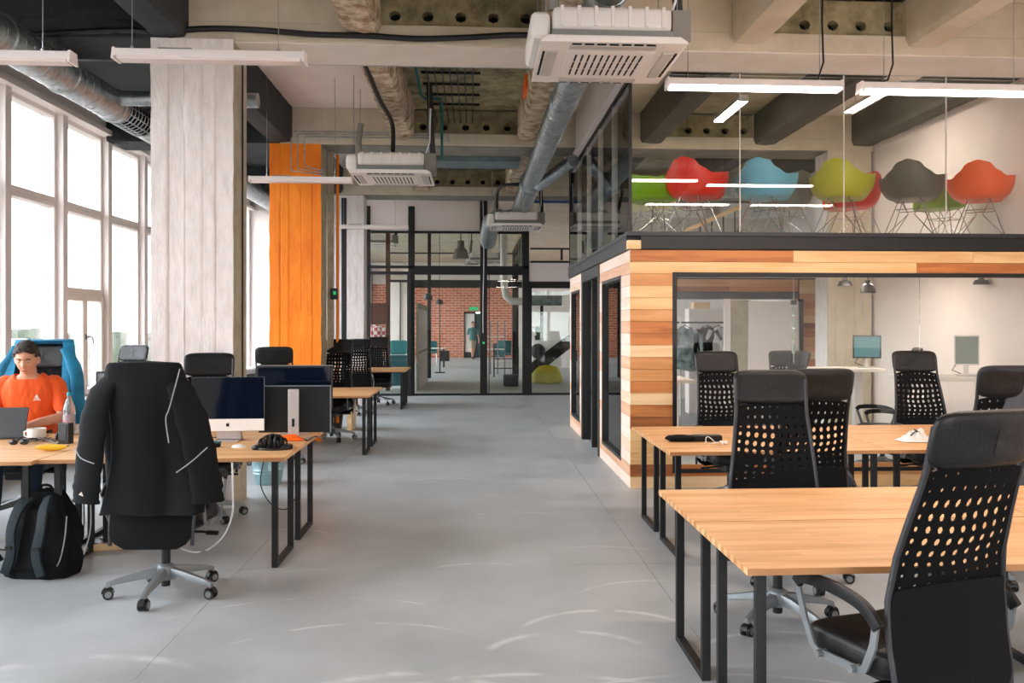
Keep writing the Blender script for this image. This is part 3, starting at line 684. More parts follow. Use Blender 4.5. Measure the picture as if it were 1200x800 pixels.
far_chair(506, 36, 'blue-green chair at the white table in the far room', 'teal_cloth', .5)
t = thing('bar_bench', 'dark teal upholstered bench behind the left glass', 'bench', (px2x(467, 23.8), 23.8, 0))
MB().box(-.23, .23, -.2, .2, .82, 1.20).build('cushion', 'teal_cloth', t, bevel=.08); MB().box(-.23, .23, -.15, .2, 0, .80).build('base', 'teal_dark', t, bevel=.02)

t = thing('shelf_rack', 'open white metal shelving rack by the brick wall', 'shelf', (px2x(579, 29), 29, 0))
for sx in (-.35, -.12, .12, .35): MB().box(sx-.02, sx+.02, 0, .04, 0, 1.75).build('upright', 'aluminium', t)
for z in (.4, .8, 1.2): MB().box(-.37, .37, 0, .35, z, z+.03).build('shelf', 'white_plastic', t)
t = thing('low_frame', 'black two-rung floor frame beyond the glass', 'frame', (px2x(594, 27.5), 27.5, 0))
for z in (.25, .55): MB().box(-.4, .35, 0, .03, z, z+.03).build('rung', 'black_metal', t)
for x in (-.4, .35): MB().box(x-.02, x+.02, 0, .03, 0, .95).build('post', 'black_metal', t)
t = thing('white_stroller', 'white framed pushchair beyond the right-hand glass door', 'pushchair', (px2x(632, 29), 29, 0))
MB().tube([(-.25, 0, .0), (-.2, 0, .9), (0, 0, 1.1), (.2, 0, .9), (.45, 0, .3)], .025, 6).build('frame', 'white_plastic', t, smooth=True); MB().ball((-.05, 0, .75), (.25, .2, .25)).build('seat_shell', 'dark_steel', t, smooth=True)
t = thing('potted_plant', 'small green pot plant seen through the right-hand door', 'plant', (px2x(629, 30), 29.6, 1.1))
MB().lathe((0, 0, 0), [(.08, 0), (.11, .16)], 12).build('pot', 'dark_steel', t); g = MB(); rr = random.Random(1)
mat('leaf', '3a6b33', .6)
for k in range(16):
    a = rr.uniform(0, 2*PI); h = rr.uniform(.2, .55); r = rr.uniform(.1, .3); MB().grid(lambda u, v: (r*u*math.cos(a)+(v-.5)*.08*math.sin(a), r*u*math.sin(a)-(v-.5)*.08*math.cos(a), .14+h*u-.2*u*u), 5, 3).build('leaf', 'leaf', t)
TB('white_counter', 'low white counter carrying the pot plant in the far room', 'counter', 'white_plastic', (px2x(623, 30), px2x(656, 30), 29.4, 29.9, 0, 1.1))
# ================= DUCTS =================
def spiral(name, lab, pts, r, m='galv', group=None, seg=24, pitch=.12, loc=None):
    """round duct with raised helical lock seam"""
    t = thing(name, lab, 'duct', pts[0]); p0 = Vector(pts[0])
    L = [Vector(p)-p0 for p in pts]
    MB().tube(L, r, seg).build('duct_pipe', m, t, smooth=True)
    sm = MB()
    for i in range(len(L)-1):
        a, b = L[i], L[i+1]; T = b-a; n_ = int(T.length/pitch)
        if n_ < 3: continue
        T.normalize(); N = T.orthogonal().normalized(); B = T.cross(N); k = 14
        sm.tube([a+T*(pitch*q/k)+(N*math.cos(2*PI*q/k)+B*math.sin(2*PI*q/k))*(r+.0015) for q in range(n_*k)], .0035, 4)
    if sm.v: sm.build('lock_seam', m, t, smooth=True)
    return t
t = spiral('spiral_duct', 'large galvanised spiral duct running down the middle of the ceiling', [(.90, 3.4, 3.85), (.90, 14.0, 3.85)], .135)
for y in (4.4, 8.9, 10.6): MB().lathe((0, y-3.4, 0), [(.137, -.05), (.146, -.04), (.146, .04), (.137, .05)], 24, axis=1).build('coupling', 'galv', t, smooth=True)
t = spiral('spiral_duct', 'wider galvanised duct ending in an elbow above the farthest air unit', [(.90, 14.0, 3.85), (.90, 17.0, 3.80), (.82, 17.3, 3.72), (.55, 17.35, 3.66)], .165)
MB().lathe((0, 0, 0), [(.17, -.06), (.18, -.05), (.18, .05), (.17, .06)], 24, axis=1).build('coupling', 'galv', t, smooth=True)
spiral('spiral_duct', 'fat vertical duct bend at the glass partition behind the farthest air unit', [(.5, 17.55, 3.72), (.36, 18.2, 3.72), (.33, 19.4, 3.6), (.33, 20.2, 3.5)], .18)
spiral('branch_duct', 'short silver branch duct slanting between the ceiling duct and the mezzanine side', [(1.0, 13.6, 3.75), (1.42, 12.6, 3.95)], .09)
spiral('drop_duct', 'slim pale spiral duct dropping inside the far room and bending right', [P(590, 262, 24), P(591, 335, 24), P(593, 347, 24), P(600, 353, 24), P(612, 353, 24)], .10, m='white_plastic')
spiral('corridor_duct', 'ribbed flexible duct above the bright area behind the right-hand door', [P(619, 352, 26), P(658, 352, 26)], .15, pitch=.06)
t = spiral('spiral_duct', 'large galvanised spiral duct running along the top of the window wall', [(-3.72, -6, 3.87), (-3.72, 9.5, 3.87)], .165, pitch=.14)
for y in (7.2, 8.3, 9.4): MB().lathe((0, y+6, 0), [(.167, -.03), (.178, -.02), (.178, .02), (.167, .03)], 24, axis=1).build('coupling', 'galv', t, smooth=True)
g = MB()
for k in range(14):
    a = 2*PI*k/14; g.box(.165*math.cos(a)-.005, .165*math.cos(a)+.005, 15.5, 16.2, .165*math.sin(a)-.005, .165*math.sin(a)+.005)
for k in range(8): g.tube([(.165*math.cos(2*PI*q/24), 15.53+k*.09, .165*math.sin(2*PI*q/24)) for q in range(24)], .006, 4, closed=True)
g.build('grille', 'galv', t); MB().lathe((0, 0, 0), [(.15, 15.5), (.15, 16.2)], 24, axis=1).build('grille_core', 'black_hole', t)
spiral('spiral_duct', 'galvanised duct along the windows beyond the wire grille', [(-3.72, 10.2, 3.87), (-3.72, 20.2, 3.87)], .16)
spiral('branch_duct', 'slim silver branch duct running from the window duct to the white column', [(-3.6, 9.25, 3.90), (-2.2, 9.25, 3.90)], .075)
# pipes and cables at the ceiling
def cable(name, lab, pts, r, m='black_plastic', cat='cable', steps=6, jig=0):
    pts = [Vector(p) for p in pts]; out = []; n = len(pts)
    for i in range(n-1):
        p0, p1, p2, p3 = pts[max(0, i-1)], pts[i], pts[i+1], pts[min(n-1, i+2)]
        for k in range(steps):
            t = k/steps; out.append(.5*((2*p1)+(p2-p0)*t+(2*p0-5*p1+4*p2-p3)*t*t+(3*p1-p0-3*p2+p3)*t**3))
    out.append(pts[-1])
    if name is None: return out
    return tag(MB().tube(out, r, 8).build(name, m, smooth=True), lab, cat)
cable('ceiling_cable', 'thick black cable sagging along the nearest beam', [(-4.9, 7.9, 4.02)]+[(x, 7.9, 4.16+.022*math.sin(x*2.3)+.01*math.sin(x*5.1)) for x in [-3.2+.45*k for k in range(10)]]+[(1.05, 7.9, 4.17)], .027)
for k in range(3):
    z = 4.19+.035*k
    yb = 12.36; xa = -2.32-.09*k
    pts = [(-2.02, yb, 3.70-.02*k), (xa, yb, 3.74+.01*k), (xa, yb, z), (-.45-.03*k+.06, yb, z), (-.45+.04*k, yb, z-.0)]
    pts = [(-2.05, yb, 3.72-.03*k), (xa, yb, 3.78-.03*k), (xa, yb, z-.02), (xa+.02, yb, z), (-.42+.03*k, yb, z), (-.40+.03*k, yb, z-.02), (-.40+.03*k, yb, 4.14)]
    tag(MB().tube(pts, .008, 6).build('conduit', 'galv', smooth=True), ['lowest', 'middle', 'topmost'][k]+' of three thin steel conduits along the beam over the orange column', 'conduit')
tag(MB().tube([(-2.5, 9.6, 4.56), (-1.3, 9.6, 4.57), (-1.25, 9.65, 4.5)], .012, 6).build('conduit', 'dark_steel'), 'dark conduit across the white ceiling bay', 'conduit')
cable('ceiling_cable', 'black hose hanging from the chipped rib to the middle air unit', [(-1.08, 8.7, 4.2), (-1.05, 10, 4.12), (-1.0, 11.0, 4.08), (-1.0, 11.1, 3.7)], .028)
tag(MB().tube([(-.66, 9.9, 4.55), (-.66, 11.2, 4.5), (-.62, 11.25, 4.46), (-.42, 11.25, 4.46), (-.40, 11.25, 4.4), (-.40, 11.25, 3.7)], .018, 8).build('pipe', 'teal_cloth', smooth=True), 'blue-green pipe dropping to the middle air unit', 'pipe')
# conduit grid under the rough slab
t = thing('conduit_grid', 'grid of dark conduits fixed under the rough concrete ceiling bay', 'conduit', (0, 0, 0))
for k in range(7): MB().tube([(-.55+.09*k, 9.2, 4.575), (-.55+.09*k, 12.3, 4.575), (-.5+.08*k, 12.36, 4.40)], .009, 6).build('conduit', 'dark_steel', t)
for k in range(6): MB().box(-.62, .08, 9.5+.5*k, 9.53+.5*k, 4.565, 4.59).build('clip_strip', 'black_metal', t)
t = thing('conduit_grid', 'small group of conduits under the ceiling bay before the glass partition', 'conduit', (0, 0, 0))
for k in range(4): MB().tube([(-.45+.09*k, 14, 4.575), (-.45+.09*k, 17.1, 4.575)], .009, 6).build('conduit', 'dark_steel', t)
tag(MB().box(-.95, .70, 13.3, 13.9, 4.05, 4.13).build('blue_duct', mat('blue_grey', '70828a', .6, var='58686f', vscale=3)), 'flat blue-grey duct lying across the third ceiling bay', 'duct')
tag(MB().cbox((.62, 10.4, 4.40), (.06, .5, .16)).build('orange_flag', 'orange_plastic'), 'bright orange box on the side of the ceiling rib', 'box')
c = (-2.6, 9.15, 4.05); t = thing('ceiling_camera', 'small white ceiling fitting beside the white column', 'camera', c)
MB().ball((0, 0, 0), .075).build('dome', 'white_plastic', t, smooth=True); MB().lathe((0, 0, .05), [(.09, 0), (.09, .05)], 16).build('mount', 'white_plastic', t, smooth=True)
tag(MB().tube([(-2.09, 8.2, 0.9), (-2.09, 8.2, 4.08)], .008, 6).build('conduit', 'dark_steel'), 'thin dark conduit running down the side of the white column', 'conduit')
tag(MB().box(-4.9, XR-.03, 8.585, 8.615, 4.09, 4.112).build('angle_iron', 'galv'), 'thin steel angle along the far edge of the nearest beam', 'steel angle')
cable('ceiling_cable', 'dark cable draped from the ceiling rib to the farthest air unit', [(.9, 15, 3.98), (.55, 15.2, 4.0), (.42, 15.6, 3.95), (.42, 16.0, 3.72)], .03)
tag(MB().tube([(.95, 16.5, 3.62), (.95, 16.5, 3.9), (2.4, 16.5, 3.9)], .025, 8).build('pipe', mat('blue_pipe', '2a62a8', .5), smooth=True), 'blue pipe running right from the farthest air unit', 'pipe')
# ================= AIR UNITS =================
t = thing('air_unit', 'big white ceiling cassette air conditioner, the nearest one', 'air conditioner', (.90, 6.08, 3.40)); A0 = t
pn = MB(); h = .475; q = .36
pn.prism([(-h, .0), (h, 0), (h, .012), (h-.05, .045), (-h+.05, .045), (-h, .012)], 1, -h, h); pn.build('panel', 'white_plastic', t, bevel=.01)
gg = MB(); gg.box(-.30, .30, -.30, .30, -.008, .0); gg = gg.build('intake_grille', 'white_plastic', t, bevel=.012)
for i in range(11):
    for j in range(3): MB().cbox((-.22+.044*i, -.16+.16*j, -.0085), (.012, .14, .004)).build('slot', 'black_hole', gg)
for k in range(4):
    Mx = Matrix.Rotation(k*PI/2, 4, 'Z'); b = MB(); b.cbox(Mx @ Vector((0, -.385, -.004)), (.56, .07, .012) if k % 2 == 0 else (.07, .56, .012)); b.build('louvre', mat('louvre_grey', 'bcb6b0', .4), t, bevel=.004)
    b = MB()
    for i in range(7): b.cbox(Mx @ Vector((-.24+.08*i, -.44, -.002)), (.06, .014, .01) if k % 2 == 0 else (.014, .06, .01))
    b.build('outlet_slot', 'black_hole', t)
bd = MB(); bd.box(-.39, .39, -.39, .39, .105, .265); bd = bd.build('casing', 'white_plastic', t, bevel=.05, seg=4, smooth=True)
for i in range(7): MB().box(-.33+.11*i-.012, -.33+.11*i+.012, -.398, .398, .13, .262).build('rib', 'white_plastic', bd, bevel=.004)
MB().box(-.40, .40, -.40, .40, .045, .11).build('band', mat('foam_grey', '8a8c88', .7), t, bevel=.02)
MB().box(.40, .52, -.35, .1, .06, .26).build('valve_box', 'grey_soffit', t); MB().box(-.53, -.40, -.35, .35, .06, .24).build('service_box', 'white_plastic', t, bevel=.05, seg=3)
for sx in (-1, 1):
    for sy in (-1, 1):
        MB().tube([(sx*.44, sy*.3, .1), (sx*.44, sy*.3, 1.18)], .005, 6).build('hanger_rod', 'galv', t); MB().cbox((sx*.44, sy*.3, .12), (.04, .03, .06)).build('bracket', 'galv', t)
MB().tube([(.42, -.1, .2), (.48, -.15, .3), (.46, -.18, .55), (.44, -.2, 1.1)], .035, 8).build('refrigerant_hose', 'black_plastic', t, smooth=True)
MB().tube([(.40, -.28, .05), (.40, -.30, .25), (.45, -.3, .4), (.46, -.3, .8)], .009, 6).build('white_wire', 'white_cable', t, smooth=True)
MB().tube([(-.38, -.32, .25), (-.38, -.34, .4), (-.35, -.34, .6)], .035, 8).build('drain_hose', 'grey_soffit', t, smooth=True)
dup(t, (-.97, 10.88, 3.37), label='white ceiling cassette air conditioner in front of the orange column bay', group='ceiling air units')
dup(t, (.78, 16.48, 3.40), label='white ceiling cassette air conditioner below the end of the silver duct', group='ceiling air units'); t['group'] = 'ceiling air units'
dup(t, (.3, 25.5, 3.4), label='air conditioner hanging in the far room behind the dome pendants', group='ceiling air units')
dup(t, P(443, 288, 23.4), label='air conditioner beyond the left glass of the partition', group='ceiling air units')
# ================= LINEAR LAMPS =================
def linlamp(x, y, z, rz, lab, on, L=1.25, wires=(-.42, .42)):
    t = thing('linear_lamp', lab, 'lamp', (x, y, z), rz, 'linear ceiling lamps'); h = L/2
    MB().prism([(-.065, 0), (.065, 0), (.045, .055), (-.045, .055)], 0, -h, h).build('housing', 'white_paint', t, bevel=.004, seg=1)
    MB().box(-h+.02, h-.02, -.052, .052, -.016, 0).build('diffuser', 'lamp_on' if on else 'lamp_off', t)
    for s_ in (-1, 1): MB().prism([(-.068, -.018), (.068, -.018), (.048, .06), (-.048, .06)], 0, s_*h-.008, s_*h+.008).build('end_cap', 'white_paint', t)
    MB().box(-h*.55, -h*.2, -.02, .02, .055, .07).build('gear_tray', 'aluminium', t)
    for w in wires: 
        wt = ZC-z if abs(y-8.3) > .4 else 4.09-z
        MB().tube([(w*L/1.25, 0, .055), (w*L/1.25, 0, wt)], .003, 5).build('hanger_wire', 'galv', t); MB().lathe((w*L/1.25, 0, .055), [(.012, 0), (.012, .02), (.004, .03)], 8).build('wire_clip', 'galv', t)
    return t
def lampx(pa, pb, py, Y): a = P(pa, py, Y); b = P(pb, py, Y); return ((a[0]+b[0])/2, Y, a[2]), b[0]-a[0]
(c, L) = lampx(136, 357, 68, 5.95); t = linlamp(*c, 0, 'unlit white linear lamp in front of the top of the white column', False, L, (-.52, .45))
(c, L) = lampx(-130, 85, 68, 5.95); linlamp(*c, 0, 'unlit white linear lamp cut by the left edge in front of the window duct', False, L)
(c, L) = lampx(782, 984, 101, 6.5); t1 = linlamp(*c, 0, 'lit linear lamp right of the nearest air unit', True, L, ())
(c, L) = lampx(1008, 1215, 106, 6.4); t2 = linlamp(*c, 0, 'lit linear lamp at the right edge above the orange shell chair', True, L, ())
for t, x in ((t1, .53), (t2, -.43)):
    MB().tube([(x-.15, 0, .06), (x-.04, 0, .08), (x, 0, .2), (x-.01, 0, .5), (x, 0, 1.2)], .008, 6).build('power_cord', 'black_plastic', t, smooth=True)
    for w in (-.5, .5): MB().tube([(w, 0, .055), (w, 0, 1.2)], .003, 5).build('hanger_wire', 'galv', t)
(c, L) = lampx(293, 412, 212, 10.9); linlamp(*c, 0, 'unlit white linear lamp crossing the orange column', False, L)
(c, L) = lampx(388, 478, 267, 16.2); linlamp(*c, 0, 'unlit white linear lamp in front of the glass partition', False, L)
a = P(856, 117, 11.0); linlamp(a[0], 11.0, 4.3, PI/2, 'small lit lamp above the red shell chair, pointing into the room', True, 1.1)
a = P(1018, 112, 10.4); linlamp(a[0], 10.4, 4.3, PI/2, 'small lit lamp above the mezzanine nearer the right wall', True, 1.1)
for k, x in enumerate((1.6, 3.2, 4.8)): linlamp(x, 4.05, 3.42, 0, ['first', 'second', 'third'][k]+' lit lamp from the left over the nearest desks, above the frame', True, 1.28)
for k, x in enumerate((1.6, 3.2, 4.8)): linlamp(x, -1.6, 3.42, 0, ['first', 'second', 'third'][k]+' lit linear lamp in the row behind the camera', True, 1.28)
t = [q for q in C.objects if q.name.startswith('rectangular_duct')][0]
for x in (1.9, 5.0): MB().box(x, x+.02, 14.74, 14.76, 3.95, ZC).build('hanger', 'galv', t)
for nm in ('corridor_duct', 'drop_duct'):
    t = bpy.data.objects[nm]; MB().tube([(.0, 0, .08), (.0, 0, ZC+.08-t.location.z)], .01, 6).build('hanger', 'galv', t)

cable('mullion_cable', 'thin pale cable hanging down the middle mullion of the glass partition', [P(566, 232, 20.1), P(567, 300, 20.1), P(566, 350, 20.1), P(566, 390, 20.1)], .008, 'white_cable')
# ================= DESKS =================
def make_desk(label, group, w=1.55, d=.75):
    t = thing('desk', label, 'desk', (0, 0, 0), 0, group)      # origin: front left corner
    MB().box(0, w, 0, d, .714, .74).build('desk_top', 'desk_wood', t, bevel=.003)
    for x in (.06, w-.10):
        b = MB(); b.box(x, x+.04, .09, .12, 0, .714); b.box(x, x+.04, .59, .62, 0, .714); b.box(x, x+.04, .12, .59, 0, .03); b.box(x, x+.04, .12, .59, .684, .714)
        b.build('leg_frame', 'black_metal', t, bevel=.002, seg=1)
    MB().box(.10, w-.10, .33, .37, .68, .712).build('cross_bar', 'black_metal', t)
    return t
dk = make_desk('beech-topped desk nearest the camera, with the big chair at its front', 'light wooden desks with black frames')
GD = 'light wooden desks with black frames'
RXd, LXd = .965, -2.78
dk.location = (RXd, 3.08, 0)
def D(x, y, lab): return dup(dk, (x, y, 0), 0, lab, GD)
D(RXd, 3.842, 'beech-topped desk backing onto the nearest one, its far edge before the row of chairs')
D(RXd+1.56, 3.08, 'nearest-row desk cut by the right edge of the picture'); D(RXd+1.56, 3.835, 'back desk of the nearest row at the right edge')
D(1.33, 5.95, 'desk of the second right-hand block holding the black case'); D(1.335, 6.705, 'back desk of the second right-hand block, nearest the wooden cabin corner')
D(2.885, 5.95, 'desk of the second right-hand block under the crumpled white cloth'); D(2.885, 6.705, 'back desk in front of the cabin window, right of centre')
D(4.44, 5.95, 'front desk of the second right-hand block at the right edge'); D(4.44, 6.705, 'back desk of the second right-hand block at the right edge')
D(LXd, 5.86, 'desk at left with the slim white-chinned computer, headphones and mouse'); D(LXd, 6.62, 'desk at left carrying the two black monitors')
D(LXd-1.56, 5.80, 'desk in front of the man, with banana and mug'); D(LXd-1.56, 6.555, 'desk the man in orange works at, under his laptop')
D(LXd-.04, 10.95, 'desk of the second left-hand block with bare pale top'); D(LXd-.04, 11.705, 'back desk of the second left-hand block'); D(LXd-1.60, 10.95, 'second-block desk near the windows'); D(LXd-1.60, 11.705, 'back second-block desk near the windows')
D(LXd-.06, 16.9, 'farthest small-looking desk before the glass partition'); D(LXd-.06, 17.655, 'back desk of the farthest block before the glass partition')
# ================= OFFICE CHAIRS =================
def hw(z): return .195+.045*max(0, min(1, (1.12-z)/.45)) if z > .55 else .24-.03*(0.55-z)
def by(z):
    pts = [(.42, -.215), (.55, -.19), (.70, -.18), (.85, -.20), (1.0, -.245), (1.15, -.295), (1.36, -.345)]
    for (a, p), (b, q) in zip(pts, pts[1:]):
        if z <= b:
            u = max(0, (z-a)/(b-a)); return p+(q-p)*u
    return -.345
def make_chair(label, group):
    t = thing('office_chair', label, 'office chair', (0, 0, 0), 0, group)
    bs = MB()
    for k in range(5):
        a = 2*PI*k/5-PI/2; d = Vector((math.cos(a), math.sin(a), 0)); s_ = Vector((-d.y, d.x, 0)); vs = []
        for r, w, z0, z1 in ((.02, .035, .10, .165), (.12, .026, .105, .150), (.27, .020, .085, .115), (.325, .017, .065, .095)):
            for q, zz in ((-1, z0), (1, z0), (.6, z1), (-.6, z1)): vs.append(d*r+s_*w*q+Vector((0, 0, zz)))
        fs = [(i*4+j, i*4+(j+1) % 4, i*4+4+(j+1) % 4, i*4+4+j) for i in range(3) for j in range(4)]+[(3, 2, 1, 0), (12, 13, 14, 15)]
        bs.add(vs, fs)
    bs.lathe((0, 0, 0), [(.05, .09), (.055, .12), (.05, .17), (.03, .185)], 16)
    bs.build('base_star', 'cast_grey', t, smooth=True, bevel=.004)
    for k in range(5):
        a = 2*PI*k/5-PI/2; c = (math.cos(a)*.315, math.sin(a)*.315); b = MB(); s_ = k*1.3
        u = Vector((math.cos(s_), math.sin(s_), 0))
        for w in (-.017, .017):
            p = Vector((c[0], c[1], .03))+u*w; b.tube([p-u*.009, p+u*.009], .03, 16)
        b.tube([(c[0], c[1], .04), (c[0], c[1], .075)], .010, 8)
        h_ = [Vector((c[0], c[1], .035))+Vector((-u.y, u.x, 0))*math.cos(q)*.034+Vector((0, 0, math.sin(q)*.034)) for q in [PI*i/6 for i in range(7)]]
        b.bar(h_, .03, .004, up=(0, 0, 1))
        o = b.build('castor', 'black_plastic', t, smooth=True)
        for w in (-.027, .027):
            p = Vector((c[0], c[1], .03))+u*w; MB().tube([p-u*.001, p+u*.001], .019, 14).build('wheel_cap', 'aluminium', o)
    MB().tube([(0, 0, .05), (0, 0, .30)], .025, 14).tube([(0, 0, .29), (0, 0, .34)], .016, 12).build('gas_column', 'black_plastic', t, smooth=True)
    m = MB(); m.box(-.09, .09, -.17, .14, .32, .40); o = m.build('mechanism', 'black_metal', t, bevel=.012)
    MB().tube([(.08, .05, .36), (.20, .06, .355), (.235, .06, .35)], .008, 8).tube([(.22, .06, .35), (.29, .06, .348)], .016, 8, flat=.5).build('tilt_lever', 'black_plastic', o, smooth=True)
    MB().tube([(-.08, -.05, .36), (-.26, -.05, .35)], .009, 8).build('tension_knob', 'black_plastic', o, smooth=True)
    # seat cushion with waterfall front edge
    def seat(u, v):
        th = 2*PI*u; ph_ = PI*v; sc = lambda x, p: math.copysign(abs(x)**p, x)
        sx = sc(math.cos(th), .45)*sc(math.sin(ph_), .35); sy = sc(math.sin(th), .45)*sc(math.sin(ph_), .35); sz = sc(math.cos(ph_), .6)
        y = .035+.245*sy; return (.255*sx, y, .460+.062*sz-.028*max(0, (y-.12)/.16)**2+(.012*(sx*sx) if sz > 0 else 0))
    MB().grid(seat, 36, 14, True).build('seat', 'black_leather', t, smooth=True)
    # backrest: side tubes, lower shell, perforated mesh, headrest
    for s_ in (-1, 1):
        zz = [.34+1.02*i/20 for i in range(21)]
        MB().tube([(s_*hw(z), by(z), z) for z in zz[:-1]], .011, 8).build('back_frame', 'dark_steel', t, smooth=True)
    def surf(s_, tt, side):
        z = .325+.855*tt; w = (hw(z)-.006)*(1-.35*max(0, (.41-z)/.085)**2.5); x = (s_*2-1)*w
        return (x, by(z)-.022*(1-(s_*2-1)**2)+(.0 if side == 0 else .006), z-.03*(s_*2-1)**2*tt)
    sh = MB(); sh.grid(lambda u, v: surf(u, v*.50, 0), 12, 16); sh.build('lower_back', 'black_fabric', t, smooth=True, solid=-.012)
    def surf2(s_, tt, side):
        w_ = 1-(2*s_-1)**2
        return surf(s_+.018*math.sin(tt*16)*w_, max(0, min(1, .48+.52*tt-.05*w_*(1-tt)*4*tt)), side)
    me_ = MB(); nc, nr = 9, 10
    for i in range(nc):
        for j in range(nr):
            s0 = i/nc; s1 = (i+1)/nc; t0 = j/nr; t1 = (j+1)/nr; edge = i in (0, nc-1)
            q_ = [.25, .5, .7, .85, 1, 1, 1, .9, .3, .12][j]; h_ = .2+.44*q_
            me_.holecell((s0, s1, t0, t1), h_*(.75 if edge else 1), surf2, True, hx=(.2+.32*q_)*(.7 if edge else 1))
    me_.build('back_mesh', 'mesh_fabric', t)
    def head(u, v):
        th = 2*PI*u; sc = lambda x, p: math.copysign(abs(x)**p, x)
        cx_, cz = sc(math.cos(th), .38), sc(math.sin(th), .38); q = math.sin(PI*v)**.35; d_ = math.cos(PI*v)
        z = 1.262+.100*cz*q; return (.208*cx_*q, by(z)+.035*d_*(1-.2*abs(cx_))-.008-.02*(1-cx_*cx_*q*q), z)
    MB().grid(head, 40, 14, True).build('headrest', 'black_leather', t, smooth=True)
    for s_ in (-1, 1):
        x = s_*.285
        a = MB(); pts = [(x-.01*s_, -.12, .40), (x, -.155, .50), (x, -.19, .60), (x, -.185, .645)]
        a.bar([(x, -.185, .645), (x, -.17, .55), (x-.01*s_, -.12, .455), (x-.015*s_, -.095, .437), (x-.015*s_, .12, .43), (x-.01*s_, .145, .45), (x, .175, .54), (x, .215, .655), (x, .205, .672)], .028, .009, up=(1, 0, 0))
        a.tube([(x-.03*s_, -.07, .437), (x+.01*s_, -.07, .437)], .014, 10).tube([(x-.03*s_, .10, .432), (x+.01*s_, .10, .432)], .014, 10)
        o = a.build('armrest', 'aluminium', t, smooth=True)
        c = cable(None, None, [(x, .22, .66), (x, .19, .688), (x, .08, .698), (x, -.05, .690), (x, -.14, .665), (x, -.195, .615)], 0, steps=4)
        MB().bar(c, .045, .022, up=(1, 0, 0)).build('arm_pad', 'black_leather', o, smooth=True, bevel=.006)
    MB().bar([(0, -.12, .36), (0, -.17, .37), (0, -.19, .46)], .10, .02, up=(1, 0, 0)).build('back_bracket', 'black_metal', t)
    return t
# armrest bars use up=(1,0,0): width is across, so swap
GC = 'black high-back office chairs'
ch = make_chair('large black mesh-back office chair cut by the lower right corner', GC)
ch.scale = (1.09, 1, .975); ch.location = (1.565, 3.12, 0); ch.rotation_euler = (0, 0, R(18))
def CH(x, y, a, lab, sc=1): return dup(ch, (x, y, 0), R(a), lab, GC, (1, 1, sc))
CH(1.64, 4.70, 168, 'black chair between the near desks, in front of another chair back', .985)
CH(2.02, 5.45, 4, 'black chair half hidden behind the chair at the near desks', .99)
CH(2.27, 7.75, 185, 'black chair behind the second block, in front of the cabin window left part')
CH(4.10, 7.75, 175, 'black chair with headrest against the white wall, behind the crumpled cloth')
CH(3.30, 5.45, -12, 'black chair at the right edge with a grey coat on it')
CH(-1.83, 5.42, -3, 'black office chair carrying the black jacket')
CH(-2.22, 7.5, 190, 'black chair behind the slim white computer, its headrest before the white column', 1.0)
CH(-2.72, 7.95, 115, 'black chair turned sideways behind the draped jacket', .96)
CH(-3.72, 7.62, 180, 'black chair with a blue jacket, in which the man sits', 1.055)
CH(-4.25, 11.0-.2, 160, 'black chair by the windows left of the white column')
CH(-2.28, 10.45, 8, 'black chair right in front of the orange column', 1.0)
CH(-1.98, 12.55, 170, 'black chair right of the orange column behind the second desk block', 1.03)
CH(-2.10, 16.1, 15, 'black chair at the farthest desk, in front of the white column')
CH(-1.92, 18.1, 185, 'black chair behind the farthest desk near the glass')
CH(-3.95, 16.2, -75, 'black chair between the white column and the orange column by the windows')
CH(3.42, 9.95, 100, 'black chair inside the cabin seen edge-on', .96); CH(3.72, 10.2, 170, 'black chair inside the cabin facing out, beside the edge-on one', .95)
CH(4.42, 9.35, 75, 'black chair inside the cabin, edge-on behind the chair by the white wall', 1.0)
# ================= SHELL CHAIRS =================
def make_shell(col, label):
    t = thing('shell_armchair', label, 'chair', (0, 0, 0), 0, 'coloured shell armchairs on the mezzanine')
    RZ = [(0, -.01), (22, -.012), (36, .03), (46, .15), (56, .240), (72, .245), (95, .222), (122, .205), (142, .255), (160, .338), (180, .362)]
    def rim(th):
        c, s_ = math.cos(th), math.sin(th); back = max(0, -c)
        a = math.degrees(th if th <= PI else 2*PI-th)
        for (p, z0), (q, z1) in zip(RZ, RZ[1:]):
            if a <= q+1e-6: f_ = (a-p)/(q-p); f_ = f_*f_*(3-2*f_); z = z0+(z1-z0)*f_; break
        x = .295*math.copysign(abs(s_)**(.55 if c > 0 else 1.05), s_)*(1+.13*math.exp(-((a-68)/28)**2)); y = .27*c**.85 if c > 0 else .27*c
        return x, y-.05*back**2, z
    def f(u, v):
        th = 2*PI*u; x, y, z = rim(th); q = v**1.0
        k = math.sin(q*PI/2)**.9; zz = z*(max(0, (q-.35)/.65))**1.7
        return (x*k, y*k+.02, .43+zz-.015*(1-q)+.0)
    MB().grid(f, 56, 16, True).build('shell', col, t, smooth=True, solid=.006, weld=True, angle=70)
    w = MB(); top = .418; r = .0055
    for sx in (-1, 1):
        for sy in (-1, 1):
            T = (sx*.10, sy*.11, top); F = (sx*.245, sy*.225, 0)
            w.tube([T, F], r, 6); w.tube([(sx*.10, -sy*.11, top), (sx*.03, 0, .26), F], r*.8, 6)
    for sy in (-1, 1): w.tube([(-.13, sy*.125, .30), (.13, sy*.125, .30)], r*.8, 6); w.tube([(-.10, sy*.11, top), (.10, sy*.11, top)], r, 6)
    for sx in (-1, 1): w.tube([(sx*.13, -.125, .30), (sx*.13, .125, .30)], r*.8, 6); w.tube([(sx*.10, -.11, top), (sx*.10, .11, top)], r, 6)
    w.build('wire_base', 'chrome', t, smooth=True)
    for sx in (-1, 1):
        for sy in (-1, 1): MB().lathe((sx*.10, sy*.11, top), [(.02, 0), (.02, .012), (.012, .02)], 10).build('mount', 'chrome', t, smooth=True)
    return t
ZM = 2.50
